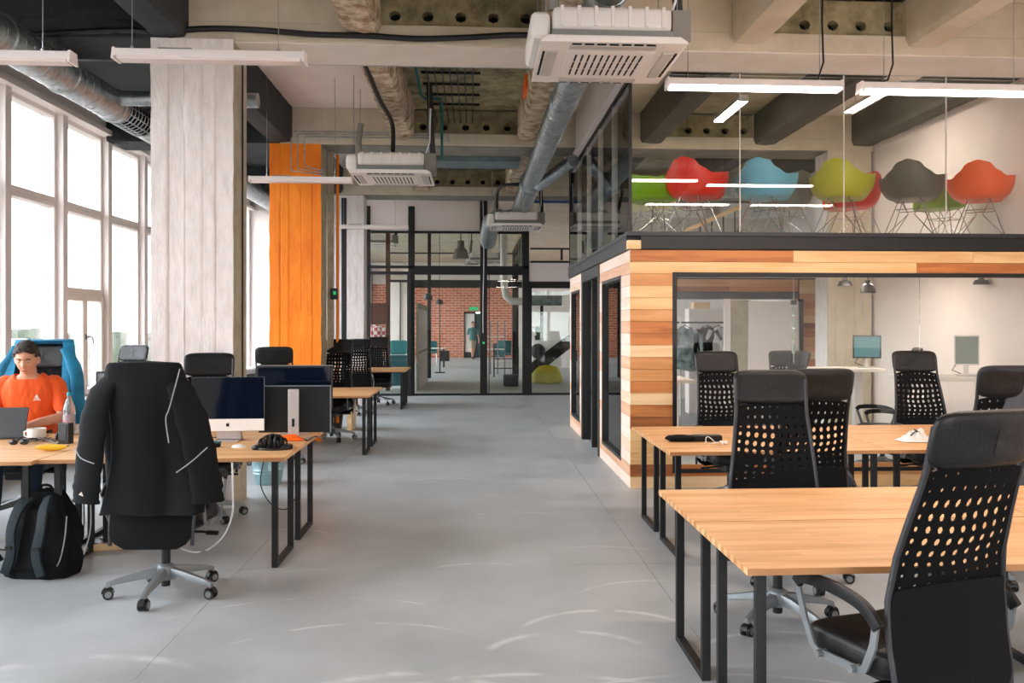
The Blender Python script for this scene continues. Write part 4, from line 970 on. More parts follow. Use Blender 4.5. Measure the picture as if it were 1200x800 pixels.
for nm, colr in (('shell_red', 'e42408'), ('shell_green', '7fa818'), ('shell_blue', '6fb4cf'), ('shell_lime', 'bab418'), ('shell_olive', '5b5648'), ('shell_orange', 'ff6208'), ('shell_cream', 'cfc68a'), ('shell_grey', '7d7f76')): mat(nm, colr, .42, spec=.4)
specs = [('shell_red', 813, 9.02, 14, 'bright red shell armchair in the front row'), ('shell_blue', 895, 9.02, 8, 'light blue shell armchair in the front row'),
         ('shell_lime', 985, 9.0, 10, 'lime yellow shell armchair in the front row'), ('shell_olive', 1068, 9.0, 12, 'dark olive-grey shell armchair in the front row'),
         ('shell_orange', 1148, 9.0, 12, 'orange shell armchair at the right end of the front row'),
         ('shell_green', 771, 9.35, -38, 'bright green shell armchair behind the left end of the row'), ('shell_cream', 765, 10.0, -25, 'pale yellow shell armchair mostly hidden behind the green one'),
         ('shell_grey', 922, 9.75, -10, 'grey shell armchair behind the light blue one'), ('shell_red', 1001, 9.75, -18, 'red shell armchair behind the lime one'),
         ('shell_green', 1107, 9.75, -25, 'olive green shell armchair behind the dark one')]
for m, px, Y, rz, lab in specs:
    t = make_shell(m, lab); t.location = (px2x(px, Y), Y, ZM); t.rotation_euler = (0, 0, R(-rz*1.0-22 if rz > 0 else -rz*1.3))
# gallery stair handrail behind the chairs
t = thing('stair_handrail', 'pale wooden handrail on black balusters sloping up behind the shell chairs', 'railing', (0, 0, 0))
a = P(800, 272, 13.8); b = P(868, 242, 13.8); MB().bar([a, b], .05, .06).build('handrail', 'plank_pale', t); 
for k in range(5):
    q = Vector(a).lerp(Vector(b), (k+.5)/5+.1*0); MB().tube([q, (q.x, q.y, 2.5)], .012, 6).build('baluster', 'black_metal', t)
MB().tube([(a[0]+.3, 13.8, 2.52), (b[0], 13.8, b[2]-.35)], .012, 6).build('mid_rail', 'black_metal', t)
tag(MB().box(px2x(746, 11.5), px2x(768, 11.5), 11.4, 11.6, 2.5, 2.58).build('wood_block', 'plank_light'), 'small wooden block under the green and yellow shell chairs', 'block')
# ================= CABIN FURNITURE =================
def sdesk(x0, x1, y0, y1, z, lab, legs):
    t = thing('white_desk', lab, 'desk', (0, 0, 0)); MB().box(x0, x1, y0, y1, z-.04, z).build('desk_top', 'white_plastic', t, bevel=.006)
    for x, y in legs: MB().box(x-.05, x+.05, y-.05, y+.05, 0.0, z-.04).build('leg', 'white_paint', t)
sdesk(3.95, 5.1, 10.7, 11.4, 1.06, 'white standing desk under the first cabin monitor', [(4.85, 10.95), (4.15, 11.2)])
sdesk(4.75, 5.7, 9.1, 9.9, 1.04, 'white standing desk at the right wall under the second cabin monitor', [(5.0, 9.4), (5.6, 9.4)])
sdesk(1.75, 2.35, 9.3, 10.0, 1.02, 'white standing desk just inside the cabin window at its left end', [(2.08, 9.5), (2.25, 9.9)])
def monitor(x, y, z, w, h, rz, lab, m, back, tilt=0, sh=.12, pivot=.0, stand='silver', cable_=True):
    t = thing('monitor', lab, 'monitor', (x, y, z), rz); 
    MB().cbox((0, 0, sh+h/2), (w, .03, h)).build('housing', back, t, bevel=.006); MB().cbox((0, -.016, sh+h/2), (w-.03, .003, h-.03)).build('screen', m, t)
    MB().cbox((0, .035, (sh+h*.3)/2+.01), (.05, .02, sh+h*.3)).build('stand', stand, t, bevel=.004); MB().cbox((0, .03, .008), (.22, .16, .014)).build('foot', stand, t, bevel=.005)
    if cable_: MB().tube([(0, .04, sh+.05), (-.1, .06, sh), (-.14, .05, .06), (-.05, .05, .02)], .005, 6).build('cable', 'black_plastic', t, smooth=True)
    return t
monitor(5.02, 11.05, 1.06, .34, .29, R(-18), 'small teal-screened monitor on the first standing desk in the cabin', 'screen_teal', 'dark_steel')
monitor(5.45, 9.5, 1.04, .26, .33, R(-20), 'grey-green portrait monitor on the desk by the right wall', 'screen_grey', 'white_plastic')
def pend(px, py0, py1, Y, lab, w=.09):
    c = P(px, py1, Y); h = P(px, py0, Y)[2]-c[2]; t = thing('small_pendant', lab, 'lamp', (c[0], Y, c[2]))
    MB().lathe((0, 0, 0), [(w, 0), (w*.95, h*.2), (w*.75, h*.6), (w*.35, h*.75), (w*.35, h)], 16).build('shade', 'black_plastic', t, smooth=True); MB().tube([(0, 0, h), (0, 0, 2.355-c[2])], .006, 6).build('cord', 'black_plastic', t)
pend(1017, 328, 343, 10.2, 'small black pendant lamp inside the cabin above the first monitor'); pend(1150, 325, 333, 9.6, 'small black lamp under the cabin ceiling at the right'); pend(990, 326, 335, 10.8, 'small black spotlight under the cabin ceiling left of the pendant')
t = thing('bottle_garland', 'hanging string of small glass bottles in the cabin window', 'ornament', P(930, 425, 9.2)); 
MB().tube([(0, 0, 0), (0, 0, 2.34-t.location.z)], .003, 5).build('cord', 'white_cable', t)
for k in range(4): MB().lathe((0, 0, .10+.13*k), [(.012, 0), (.022, .02), (.022, .07), (.009, .10), (.009, .12)], 12).build('bottle', mat('bottle_glass', 'c9d6cf', .12, trans=.7), t, smooth=True)
MB().cbox((0, 0, .64), (.05, .05, .05)).build('holder', 'dark_steel', t)
# clothes rail behind the cabin
t = thing('clothes_rail', 'clothes rail behind the cabin glass at left', 'rack', (3.75, 15.5, 0))
for x in (-.1, .95): MB().tube([(x, 0, 0), (x, 0, 1.75)], .02, 8).build('upright', 'white_plastic', t, smooth=True)
MB().tube([(-.3, 0, 1.65), (1.2, 0, 1.65)], .015, 8).build('rail', 'dark_steel', t, smooth=True)
def garment(x, y, z, w, h, m, lab, seed=0, rz=0, cat='jacket', nm='hanging_jacket'):
    t = thing(nm, lab, cat, (x, y, z), rz); rr = random.Random(seed)
    def f(u, v):
        th = 2*PI*u; ww = w/2*(.45+.55*min(1, v*3.5))*(1+.15*v); f_ = 1+.14*math.sin(th*5+seed)*v+.1*noise.noise(Vector((math.cos(th)*2, seed, v*4)))
        return (ww*math.cos(th)*f_, .09*math.sin(th)*f_*(.4+.6*min(1, v*3)), -h*v+.02*math.sin(th*3+seed))
    MB().grid(f, 40, 18, True).build('body', m, t, smooth=True)
    for s_ in (-1, 1): MB().tube([(s_*w*.36, 0, -.05), (s_*w*.55, -.02, -.2), (s_*w*.6, -.03, -h*.5), (s_*w*.58, -.02, -h*.82)], [.06, .065, .055, .045], 12).build('sleeve', m, t, smooth=True)
    MB().tube([(-.15, 0, -.04), (0, 0, .04), (.15, 0, -.04)], .008, 6).build('hanger', 'black_plastic', t)
    MB().tube([(0, 0, .04), (.02, 0, .07), (0, 0, .10)], .005, 6).build('hook', 'chrome', t)
mat('silver_cloth', '9fb0b2', .35, .2, var='4c5c60', vscale=8); mat('white_cloth', 'd9d5d2', .85)
garment(3.72, 15.45, 1.56, .5, .75, 'silver_cloth', 'silvery grey jacket hanging behind the cabin glass', 2); garment(4.12, 15.45, 1.56, .4, .75, 'black_coat', 'black jacket hanging between the grey and the white ones', 4); garment(4.32, 15.45, 1.56, .4, .8, 'white_cloth', 'white shirt hanging at the right of the clothes rail', 7)
tag(MB().box(3.9, 4.8, 15.9, 16.2, 0, 1.9).build('cupboard', 'white_wall', bevel=.01), 'white cupboard behind the clothes rail', 'cupboard')
tag(MB().box(4.0, 4.3, 15.92, 16.18, 1.9, 2.02).build('cardboard_box', 'plank_pale'), 'small tan box on the white cupboard', 'box')

for X_, lb in ((2.9, 'added unseen fill lamp under the cabin ceiling above the standing desk at left'), (4.6, 'added unseen fill lamp under the cabin ceiling nearer the right wall')):  # lamps added out of view above the window head to brighten the cabin
    t = thing('linear_lamp', lb, 'lamp', (X_, 10.4, 2.27)); MB().prism([(-.065, 0), (.065, 0), (.045, .055), (-.045, .055)], 0, -.62, .62).build('housing', 'white_paint', t); MB().box(-.6, .6, -.052, .052, -.016, 0).build('diffuser', 'lamp_on', t); MB().box(-.5, .5, -.02, .02, .055, .09).build('gear_tray', 'aluminium', t)
# ================= DRAPED JACKETS =================
def drape(root, m, top, bot, wt, wb, dt, db, yc, opened=0, seed=0, folds=7, amp=.02):
    def f(u, v):
        z = top+(bot-top)*v; a = wt+(wb-wt)*v**.7; d = dt+(db-dt)*v; cy = yc(z)
        if opened:
            th = -PI/2+(u-.5)*(2*PI-2*opened)    # opening faces +y
        else: th = 2*PI*u-PI/2
        sc = lambda x, p: math.copysign(abs(x)**p, x); cx, sy = sc(math.cos(th), .7), sc(math.sin(th), .7)
        fo = 1+amp*(math.sin(th*folds+seed+3*v)+.6*math.sin(th*(folds+4)+seed*2))*v**.6*3
        zz = z-.012*abs(math.sin(th*folds*.5+seed))*v
        return (a*cx*fo, cy+d*sy*fo, zz)
    n = 96
    b = MB(); b.grid(f, n, 40, not opened)
    if not opened:
        b.grid(lambda u, v: tuple(Vector(f(u, 0))*(1-v)+Vector((0, yc(top), top+.012))*v), n, 5, True)
    else:
        b.grid(lambda u, v: (wt*(u*2-1)*(1), yc(top)+dt*(v*2-1)*(1-abs(u*2-1)**4), top+.012*(1-(2*v-1)**2)), 16, 6)
    return b.build('body', m, root, smooth=True, solid=-.006, weld=True, angle=80)
c0 = (-1.81, 5.42); rz = R(-3)
t = thing('black_jacket', 'black zip jacket with grey piping draped over the chair at left', 'jacket', (c0[0], c0[1], 0), rz)
drape(t, 'black_coat', 1.385, .54, .20, .285, .058, .12, lambda z: by(max(z, .5))-.01, seed=1, folds=4, amp=.05)
def sleeve(s_, seed):
    k_ = 1.08 if s_ < 0 else 1.0; pts = [(s_*.15, -.36, 1.33), (s_*.215*k_, -.37, 1.22), (s_*.265*k_, -.34, 1.05), (s_*.30*k_, -.31, .85), (s_*.325*k_, -.29, .68), (s_*.33*k_, -.285, .60)]
    o = MB().tube(cable(None, None, pts, 0, steps=5), [.045+.04*min(1, i/9)+.004*math.sin(i*1.3+seed)+.003*math.sin(i*2.9) for i in range(26)], 18, flat=.36, up=(s_, .25, 0)).build('sleeve', 'black_coat', t, smooth=True)
    return o
sleeve(-1, 1); sleeve(1, 2)
def pipe_on(pts): MB().tube(cable(None, None, pts, 0, steps=6), .0035, 6).build('piping', 'piping_grey', t, smooth=True)
pipe_on([(.22, -.415, 1.36), (.16, -.405, 1.15), (.135, -.395, 1.08), (.15, -.39, .95)])
pipe_on([(.35, -.355, .92), (.28, -.40, .85), (.20, -.415, .79)])
pipe_on([(-.375, -.37, .92), (-.33, -.40, .87), (-.25, -.415, .84)])
MB().prism([(-.36, .66), (-.345, .675), (-.335, .65)], 1, -.362, -.358).build('logo', 'white_plastic', t)
t = thing('blue_jacket', 'bright blue jacket hung over the back of the man\'s chair', 'jacket', (-3.72, 7.62, 0), PI); t.scale = (1, 1, 1.055)
drape(t, 'blue_jacket', 1.385, .80, .245, .33, .06, .12, lambda z: by(z)-.0, opened=R(38), seed=4, folds=6, amp=.02)
for s_ in (-1, 1): MB().tube(cable(None, None, [(s_*.2, -.30, 1.33), (s_*.29, -.27, 1.15), (s_*.33, -.22, .95), (s_*.34, -.2, .70)], 0, steps=5), [.05]*4+[.06]*12, 12, flat=.6).build('sleeve', 'blue_jacket', t, smooth=True)
t = thing('grey_coat', 'dark grey coat over the chair at the right edge', 'coat', (3.30, 5.45, 0), R(-12))
drape(t, 'grey_coat', 1.24, .60, .10, .24, .05, .1, lambda z: by(z)-.03, seed=8, folds=4, amp=.03)
t.location.x += .10
# ================= LEFT DESK ITEMS =================
DT = .74
def at(px, py, z=DT): g = G(px, py, z); return (g[0], g[1], z)
# slim white-chinned computer
x, y, _ = at(262, 519); t = thing('desktop_computer', 'slim silver all-in-one computer with a dark glossy screen and white chin', 'computer', (x, y+.12, DT), R(2))
w = .528; zb = .075
MB().cbox((0, 0, zb+.20), (w, .012, .40)).build('housing', 'aluminium', t, bevel=.003); MB().cbox((0, -.008, zb+.245), (w-.004, .004, .308)).build('screen', 'screen_dark', t)
MB().cbox((0, -.008, zb+.045), (w-.002, .005, .088)).build('chin', 'white_plastic', t)
lg = MB(); pr_ = [(0, .012), (.004, .0145), (.009, .0135), (.0115, .008), (.0085, .003), (.0115, -.003), (.008, -.0105), (.0035, -.012), (0, -.011), (-.0035, -.012), (-.009, -.0095), (-.0125, -.001), (-.0115, .009), (-.007, .0135)]
lg.prism([(a-.0, b+zb+.045-.001) for a, b in pr_], 1, -.0125, -.0105); lg.prism([(.0005, zb+.060), (.0045, zb+.0665), (.0055, zb+.062), (.003, zb+.0595)], 1, -.0125, -.0105); lg.build('logo', 'black_plastic', t)
MB().prism([(.10, .002), (-.09, .002), (-.09, .008), (.085, .008), (.03, .012), (.01, .16), (.004, .16), (.02, .012), (.10, .008)], 0, -.085, .085).build('stand', 'silver', t)
# second black monitor hidden behind the jacket
x, y, _ = at(164, 520); monitor(px2x(164, 6.95), 6.95, DT, .64, .37, R(2), 'wide black monitor behind the draped jacket', 'screen_dark', 'black_plastic', sh=.14)
# two monitors
t = monitor(px2x(345.5, 7.12), 7.12, DT, .59, .34, R(0), 'rear one of the two black monitors, standing higher', 'screen_dark', 'black_plastic', sh=.20)
MB().box(-.297, .297, -.018, .016, .539, .545).build('silver_edge', 'aluminium', t)
t = thing('monitor', 'front black monitor seen from behind with a silver stand and teal sheen', 'monitor', (px2x(345.5, 6.82), 6.82, DT), PI)
MB().cbox((0, 0, .05+.175), (.535, .028, .35)).build('housing', mat('monitor_back', '0d1215', .32), t, bevel=.006); MB().box(-.27, .27, -.018, .018, .398, .404).box(-.27, -.265, -.018, .018, .05, .40).build('silver_edge', 'aluminium', t)
MB().cbox((0, -.016, .225), (.50, .003, .31)).build('screen', 'screen_dark', t)
st_ = MB().box(-.04, .04, .03, .06, .012, .38).build('stand', 'silver', t, bevel=.008, seg=3); MB().box(-.009, .009, .061, .063, .10, .16).build('cable_hole', 'black_hole', st_); MB().box(-.11, .11, -.09, .09, 0, .012).build('foot', 'silver', t, bevel=.004)
# headphones with coiled lead
x, y, _ = at(320, 526); t = thing('headphones', 'black headphones lying in a heap of coiled cable', 'headphones', (x, y, DT))
cc = MB()
for k in range(15): cc.tube([(-.085+.012*k+(.02*math.sin(k*2.1))*math.cos(2*PI*q/20), (.055-.0005*(k-7)**2)*math.cos(2*PI*q/20), .055-.0004*(k-7)**2+(.048-.0004*(k-7)**2)*math.sin(2*PI*q/20)) for q in range(20)], .0065, 6, closed=True)
cc.build('cable_coil', 'black_plastic', t, smooth=True)
MB().lathe((-.095, -.01, 0), [(.045, 0), (.05, .015), (.04, .03), (.015, .032)], 18).build('ear_cup', 'black_leather', t, smooth=True); MB().lathe((.09, .0, 0), [(.042, 0), (.047, .018), (.04, .034), (.015, .036)], 18).build('ear_cup', 'black_leather', t, smooth=True)
MB().tube(cable(None, None, [(-.12, -.03, .008), (-.04, -.07, .008), (.05, -.075, .008), (.12, -.03, .008)], 0), .009, 8).build('headband', 'black_plastic', t, smooth=True)
x, y, _ = at(340, 516); t = thing('orange_cloth', 'small bright orange crumpled cloth beside the silver monitor stand', 'cloth', (x, y, DT))
MB().grid(lambda u, v: ((u-.5)*.20, (v-.5)*.11, .004+.05*math.sin(PI*u)*math.sin(PI*v)*(.7+.6*noise.noise(Vector((u*5, v*5, 2))))), 20, 12).build('cloth', 'orange_plastic', t, smooth=True, solid=-.004)
x, y, _ = at(280, 524); t = thing('mouse', 'small white computer mouse in front of the slim computer', 'mouse', (x, y, DT)); MB().ball((0, 0, .004), (.05, .03, .018), 18, 8).build('mouse_shell', 'white_plastic', t, smooth=True); MB().box(-.025, .02, -.001, .001, .0185, .0225).build('button_seam', 'aluminium', t)
x, y, _ = at(246, 524); t = thing('pencil_case', 'black and orange long case lying left of the mouse', 'case', (x, y, DT), R(5))
MB().box(-.09, .07, -.03, .03, 0, .030).build('case_body', 'black_fabric', t, bevel=.012, seg=3); MB().box(-.13, -.01, .0, .05, .005, .045).build('orange_part', 'orange_plastic', t, bevel=.008); MB().box(.03, .075, -.025, .02, .03, .04).build('buckle', 'teal_dark', t)
for pts, lab in (([at(229, 516), at(240, 514), at(256, 519)], 'thin black cable from behind the silver computer stand'), ([at(228, 513), at(250, 513), at(262, 512)], 'second thin black cable behind the silver computer stand')):
    cable('desk_cable', lab, [(a, b, c+.004) for a, b, c in pts], .003)
cable('desk_cable', 'tangled black lead at the foot of the front monitor', [(a, b, c+.005) for a, b, c in (at(352, 512), at(360, 517), at(369, 512), at(380, 514), at(383, 509))], .004)
cable('hanging_lead', 'black lead hanging in a loop below the left desk edge', [(-1.38, 5.95, .71), (-1.40, 5.95, .55), (-1.33, 5.95, .42), (-1.24, 6.0, .38), (-1.17, 6.0, .50), (-1.17, 6.0, .71)], .004)
cable('white_lead', 'white cable falling from the desk and curving across the floor', [(px2x(272, 5.85), 5.85, .712), (px2x(273, 5.88), 5.88, .52), P(272, 603, 5.95), P(262, 628, 6.1), G(243, 645)+(.006,), G(228, 648)+(.006,), G(213, 644)+(.006,)], .006, 'white_cable')
# man's desk: laptop, mug, fruit, bottle, box, banana
x0 = px2x(27, 6.9); t = thing('laptop', 'black laptop open in front of the man', 'laptop', (x0-.17, 6.92, DT), PI+R(0))
MB().box(-.17, .17, .0, .23, 0, .022).build('base', 'black_plastic', t, bevel=.004); 
MB().prism([(-.005, .02), (.008, .02), (-.062, .235), (-.075, .235)], 0, -.17, .17).build('lid', 'black_plastic', t); t.rotation_euler = (0, 0, 0); 
for ch_ in kids(t):
    ch_.data.transform(Matrix.Rotation(0, 4, 'Z'))
kids(t)[1].data.transform(Matrix.Scale(-1, 4, (0, 1, 0))); kids(t)[1].data.flip_normals(); MB().box(-.15, .15, .04, .20, .022, .024).build('keyboard', 'dark_steel', t)
x, y, _ = at(39, 516); t = thing('mug', 'wide white mug beside the fruit', 'mug', (x, y+.05, DT)); MB().lathe((0, 0, 0), [(.055, 0), (.062, .01), (.065, .085), (.061, .085), (.058, .012), (0, .01)], 28).build('cup', 'white_plastic', t, smooth=True); MB().tube([(-.064, 0, .07), (-.09, 0, .06), (-.09, 0, .03), (-.064, 0, .02)], .006, 8).build('mug_handle', 'white_plastic', t, smooth=True)
mat('apple_skin', 'f0a028', .35, var='e0562a', vscale=9); mat('banana_skin', 'f2c31d', .5, var='d9a512', vscale=12)
def apple(px, py, lab):
    x, y, _ = at(px, py); t = thing('apple', lab, 'fruit', (x, y, DT)); 
    MB().lathe((0, 0, 0), [(.0, .006), (.02, .0), (.034, .02), (.040, .042), (.034, .062), (.018, .070), (.004, .064), (0, .062)], 20).build('flesh', 'apple_skin', t, smooth=True); MB().tube([(0, 0, .062), (.004, 0, .082)], .002, 5).build('stem', 'brown_steel', t)
apple(9.5, 509, 'yellow-orange apple beside the laptop'); apple(-3, 508, 'apple cut by the left edge of the picture')
x, y, _ = at(59, 529); t = thing('banana', 'yellow banana on the front edge of the man\'s desk', 'fruit', (x, y+.01, DT), R(5))
pp = [(-.10+.2*i/12, .018*math.cos((i/12-.5)*3.0), .024+.012*(i/12-.5)**2*4*.6) for i in range(13)]
MB().tube(pp, [.006, .012, .018, .0205, .022, .0225, .0225, .022, .021, .019, .016, .011, .005], 8).build('peel', 'banana_skin', t, smooth=True, angle=60); MB().tube([pp[-1], (.115, .0, .04)], .004, 6).build('stalk', 'brown_steel', t)
x, y = px2x(81, 7.2), 7.2; t = thing('water_bottle', 'clear plastic water bottle with a teal cap', 'bottle', (x, y, DT))
MB().lathe((0, 0, 0), [(.038, 0), (.044, .012), (.044, .06), (.041, .065), (.044, .07), (.044, .12), (.041, .125), (.044, .13), (.044, .20), (.038, .235), (.018, .285), (.014, .295), (.014, .31)], 24).build('bottle_body', mat('pet', 'dde8ea', .08, trans=.85), t, smooth=True)
MB().lathe((0, 0, .305), [(.017, 0), (.017, .028), (0, .029)], 16).build('cap', mat('teal_cap', '2aa6b8', .4), t); MB().lathe((0, 0, .06), [(.0447, 0), (.0447, .10)], 24).build('label_band', mat('pet_label', '9fc3cf', .4, var='d77f86', vscale=14), t, smooth=True)
x, y, _ = at(75, 520); t = thing('upright_box', 'small upright black box on the man\'s desk, right of the mug', 'box', (x, y+.03, DT), R(-12)); MB().cbox((0, 0, .075), (.085, .06, .15)).build('case_body', 'black_plastic', t, bevel=.006); MB().cbox((0, -.031, .08), (.05, .004, .10)).build('front_panel', 'dark_steel', t); MB().tube([(-.05, 0, .05), (-.06, 0, .05)], .035, 14).build('dial', 'black_plastic', t)
x, y, _ = at(93, 508); t = thing('paper_carton', 'small white crumpled paper packet beside the bottle', 'packet', (x, y, DT), R(15)); MB().box(-.05, .05, -.04, .04, 0, .075).build('packet', 'white_plastic', t, bevel=.02, seg=2)
x, y, _ = at(22, 521); t = thing('sunglasses', 'dark sunglasses and lead in a heap at the desk edge', 'sunglasses', (x, y, DT), R(8))
for s_ in (-1, 1): MB().ball((s_*.035, 0, .018), (.03, .006, .02), 14, 8).build('lens', 'screen_dark', t, smooth=True); MB().tube([(s_*.065, 0, .025), (s_*.07, .06, .02), (s_*.06, .12, .012)], .004, 6).build('temple', 'black_plastic', t, smooth=True)
MB().tube([(-.01, 0, .022), (.01, 0, .022)], .003, 6).build('bridge', 'black_plastic', t)
rr = random.Random(12)
for k in range(5):
    pts = []; px, py = 28+8*k, 513+rr.uniform(-3, 5)
    for i in range(7): pts.append(at(px+rr.uniform(-9, 9), py+rr.uniform(-4, 4), DT+.004+rr.uniform(0, .03)))
    cable('desk_cable', ['black cable loop touching the mug', 'thin black cable behind the banana', 'black cable snarl left of the upright black box', 'short tangled black lead before the upright box', 'black lead curling beside the paper packet'][k], pts, .0035)
# ================= RIGHT DESK ITEMS =================
x, y, _ = at(814, 517); t = thing('black_case', 'long flat black case lying on the second right-hand desk block', 'case', (x, y, DT), R(-1)); MB().ball((-.11, 0, .026), (.115, .055, .026), 20, 8).build('case_half', 'black_fabric', t, smooth=True)
for ch_ in kids(t): pass
MB().box(-.20, .0, -.05, .05, .002, .045).build('case_body', 'black_fabric', t, bevel=.02, seg=3); MB().box(-.02, .20, -.045, .045, .002, .05).build('case_flap', 'black_leather', t, bevel=.018, seg=3)
rr = random.Random(4); x, y, _ = at(841, 521); t = thing('earphones', 'white earphones tangled beside the black case', 'earphones', (x, y, DT))
MB().tube(cable(None, None, [(rr.uniform(-.08, .08), rr.uniform(-.03, .03), rr.uniform(.004, .03)) for i in range(9)], 0), .0025, 6).tube(cable(None, None, [(-.09, -.02, .01), (-.085, 0, .05), (-.06, .01, .055), (-.02, 0, .02), (0, 0, .01)], 0), .003, 6).build('lead', 'white_cable', t, smooth=True)
for a in ((.03, -.01, .01), (.06, .01, .01)): MB().ball(a, .011, 10, 6).build('earbud', 'white_plastic', t, smooth=True)
x, y, _ = at(1068, 517); t = thing('white_cloth', 'crumpled white cloth with a black cord on the second right-hand block', 'cloth', (x+.03, y, DT))
MB().grid(lambda u, v: ((u-.5)*.24, (v-.5)*.18, .004+.09*math.sin(PI*u)*math.sin(PI*v)*(.6+.9*abs(noise.noise(Vector((u*5, v*5, 6)))))), 24, 18).build('cloth', 'white_cloth', t, smooth=True, solid=-.004); MB().tube(cable(None, None, [(-.06, -.05, .05), (-.02, -.04, .075), (.02, -.02, .07), (.0, .02, .085)], 0), .005, 6).build('cord', 'black_plastic', t, smooth=True)
# ================= FLOOR ITEMS =================
x, y = G(314, 569); t = thing('zinc_bucket', 'pale blue-grey zinc bucket under the left desk', 'bucket', (x-.03, y+.14, 0)); MB().lathe((0, 0, 0), [(.125, 0), (.13, .01), (.145, .11), (.149, .115), (.146, .12), (.150, .14), (.154, .145), (.151, .15), (.175, .36), (.18, .365), (.176, .37), (.17, .36), (.12, .015), (0, .012)], 36).build('pail', 'bucket_zinc', t, smooth=True)
x, y = G(395, 503); t = thing('waste_bin', 'black bin with a bin liner under the second left-hand desk', 'bin', (x-.1, y+.15, 0)); MB().lathe((0, 0, 0), [(.15, 0), (.19, .38), (.2, .42), (.185, .42), (.14, .02), (0, .02)], 24).build('tub', 'black_plastic', t, smooth=True)
MB().lathe((0, 0, .40), [(.205, -.1), (.21, 0), (.19, .03), (.17, -.02)], 24).build('liner', 'black_fabric', t, smooth=True)
x, y = G(409, 505); tag(MB().box(x-.03, x+.04, y, y+.5, 0, .62).build('pedestal_side', 'plank_pale'), 'pale wooden side panel beside the black bin', 'cabinet')
x, y = G(128, 645); t = thing('power_strip', 'pale power strip on the floor under the left desks', 'power strip', (x, y+.03, 0), R(12)); MB().box(-.14, .14, -.035, .035, 0, .05).build('strip_body', 'plank_pale', t, bevel=.01)
for k in range(4): MB().lathe((-.1+.065*k, 0, .05), [(.02, 0), (.02, .002)], 14).build('socket', 'dark_steel', t)
cable('floor_cable', 'black cable lying by the power strip', [G(118, 632)+(.01,), G(135, 642)+(.01,), G(150, 640)+(.01,), G(165, 636)+(.01,), G(172, 630)+(.01,)], .006)
cable('floor_cable', 'thin black cable on the floor at the left edge', [G(-5, 644)+(.006,), G(8, 645)+(.006,), G(20, 643)+(.006,)], .006)
for k, (px, c) in enumerate(((104, 'white_cable'), (96, 'black_plastic'))): cable('hanging_lead', ['white lead hanging under the left desks', 'black lead hanging under the left desks'][k], [(px2x(px, 6.3), 6.3, .71), (px2x(px-2, 6.3), 6.35, .45), (px2x(px+2, 6.3), 6.3, .2), (px2x(px-6, 6.3), 6.3, .02)], .005, c)
# backpack
x, y = G(50, 678); t = thing('backpack', 'black backpack slumped on the floor against the desk leg', 'backpack', (x-.07, y+.13, 0), R(-14))
def bp_(u, v):
    th = 2*PI*u; sc = lambda x, p: math.copysign(abs(x)**p, x); z = v*.52
    w = (.235-.02*v)*(1-.55*max(0, (v-.55)/.45)**2) if v < 1 else .05; d = .14*(1-.5*v**2)
    n_ = .018*noise.noise(Vector((math.cos(th)*2.5, math.sin(th)*2.5, v*5)))
    lean = .10*v
    return (sc(math.cos(th), .7)*(w+n_)-.02*v+.03*math.sin(v*5)*.5, sc(math.sin(th), .7)*(d+n_)+lean, max(0, z+(.02*noise.noise(Vector((th, 3, v*4))) if v > .05 else 0)))
MB().grid(bp_, 44, 26, True).grid(lambda u, v: tuple(Vector(bp_(u, 1))*(1-v)+Vector((-.02, .1, .53))*v), 44, 4, True).build('bag_body', 'black_fabric', t, smooth=True, angle=80)
mat('strap_dark', '16242a', .75)
for s_ in (-1, 1):
    MB().bar(cable(None, None, [(s_*.07, -.02, .50), (s_*.09, -.09, .43), (s_*.105, -.135, .30), (s_*.09, -.155, .16), (s_*.13, -.16, .03)], 0), .065, .022, up=(0, 1, .2)).build('shoulder_strap', 'strap_dark', t, smooth=True, bevel=.008)
    MB().cbox((s_*.1, -.165, .20), (.04, .012, .02)).build('buckle', 'black_plastic', t)
MB().grid(lambda u, v: ((u-.5)*.13*(1-.2*v), -.145+.09*v+.012*math.cos((u-.5)*3), .06+.36*v), 8, 10).build('back_panel', 'mesh_fabric', t, smooth=True, solid=-.012)
MB().tube(cable(None, None, [(-.04, .05, .52), (-.02, .03, .56), (.03, .04, .56), (.04, .06, .52)], 0), .009, 8).build('grab_loop', 'black_fabric', t, smooth=True)
MB().tube(cable(None, None, [(.20, -.02, .38), (.21, -.05, .25), (.20, -.08, .12), (.17, -.1, .05)], 0), .004, 6).build('zip', 'piping_grey', t, smooth=True)
MB().bar(cable(None, None, [(-.2, -.1, .10), (-.27, -.12, .19), (-.35, -.12, .17), (-.36, -.12, .06), (-.24, -.14, .02)], 0), .035, .01, up=(0, 0, 1)).build('hip_belt', 'black_fabric', t, smooth=True)
tag(MB().cbox((-2.9, 7.2, .62), (.03, .2, .25)).build('blue_paper', mat('pale_blue', '7fa6d8', .7)), 'pale blue folder hanging under the desk beside the frame', 'folder')
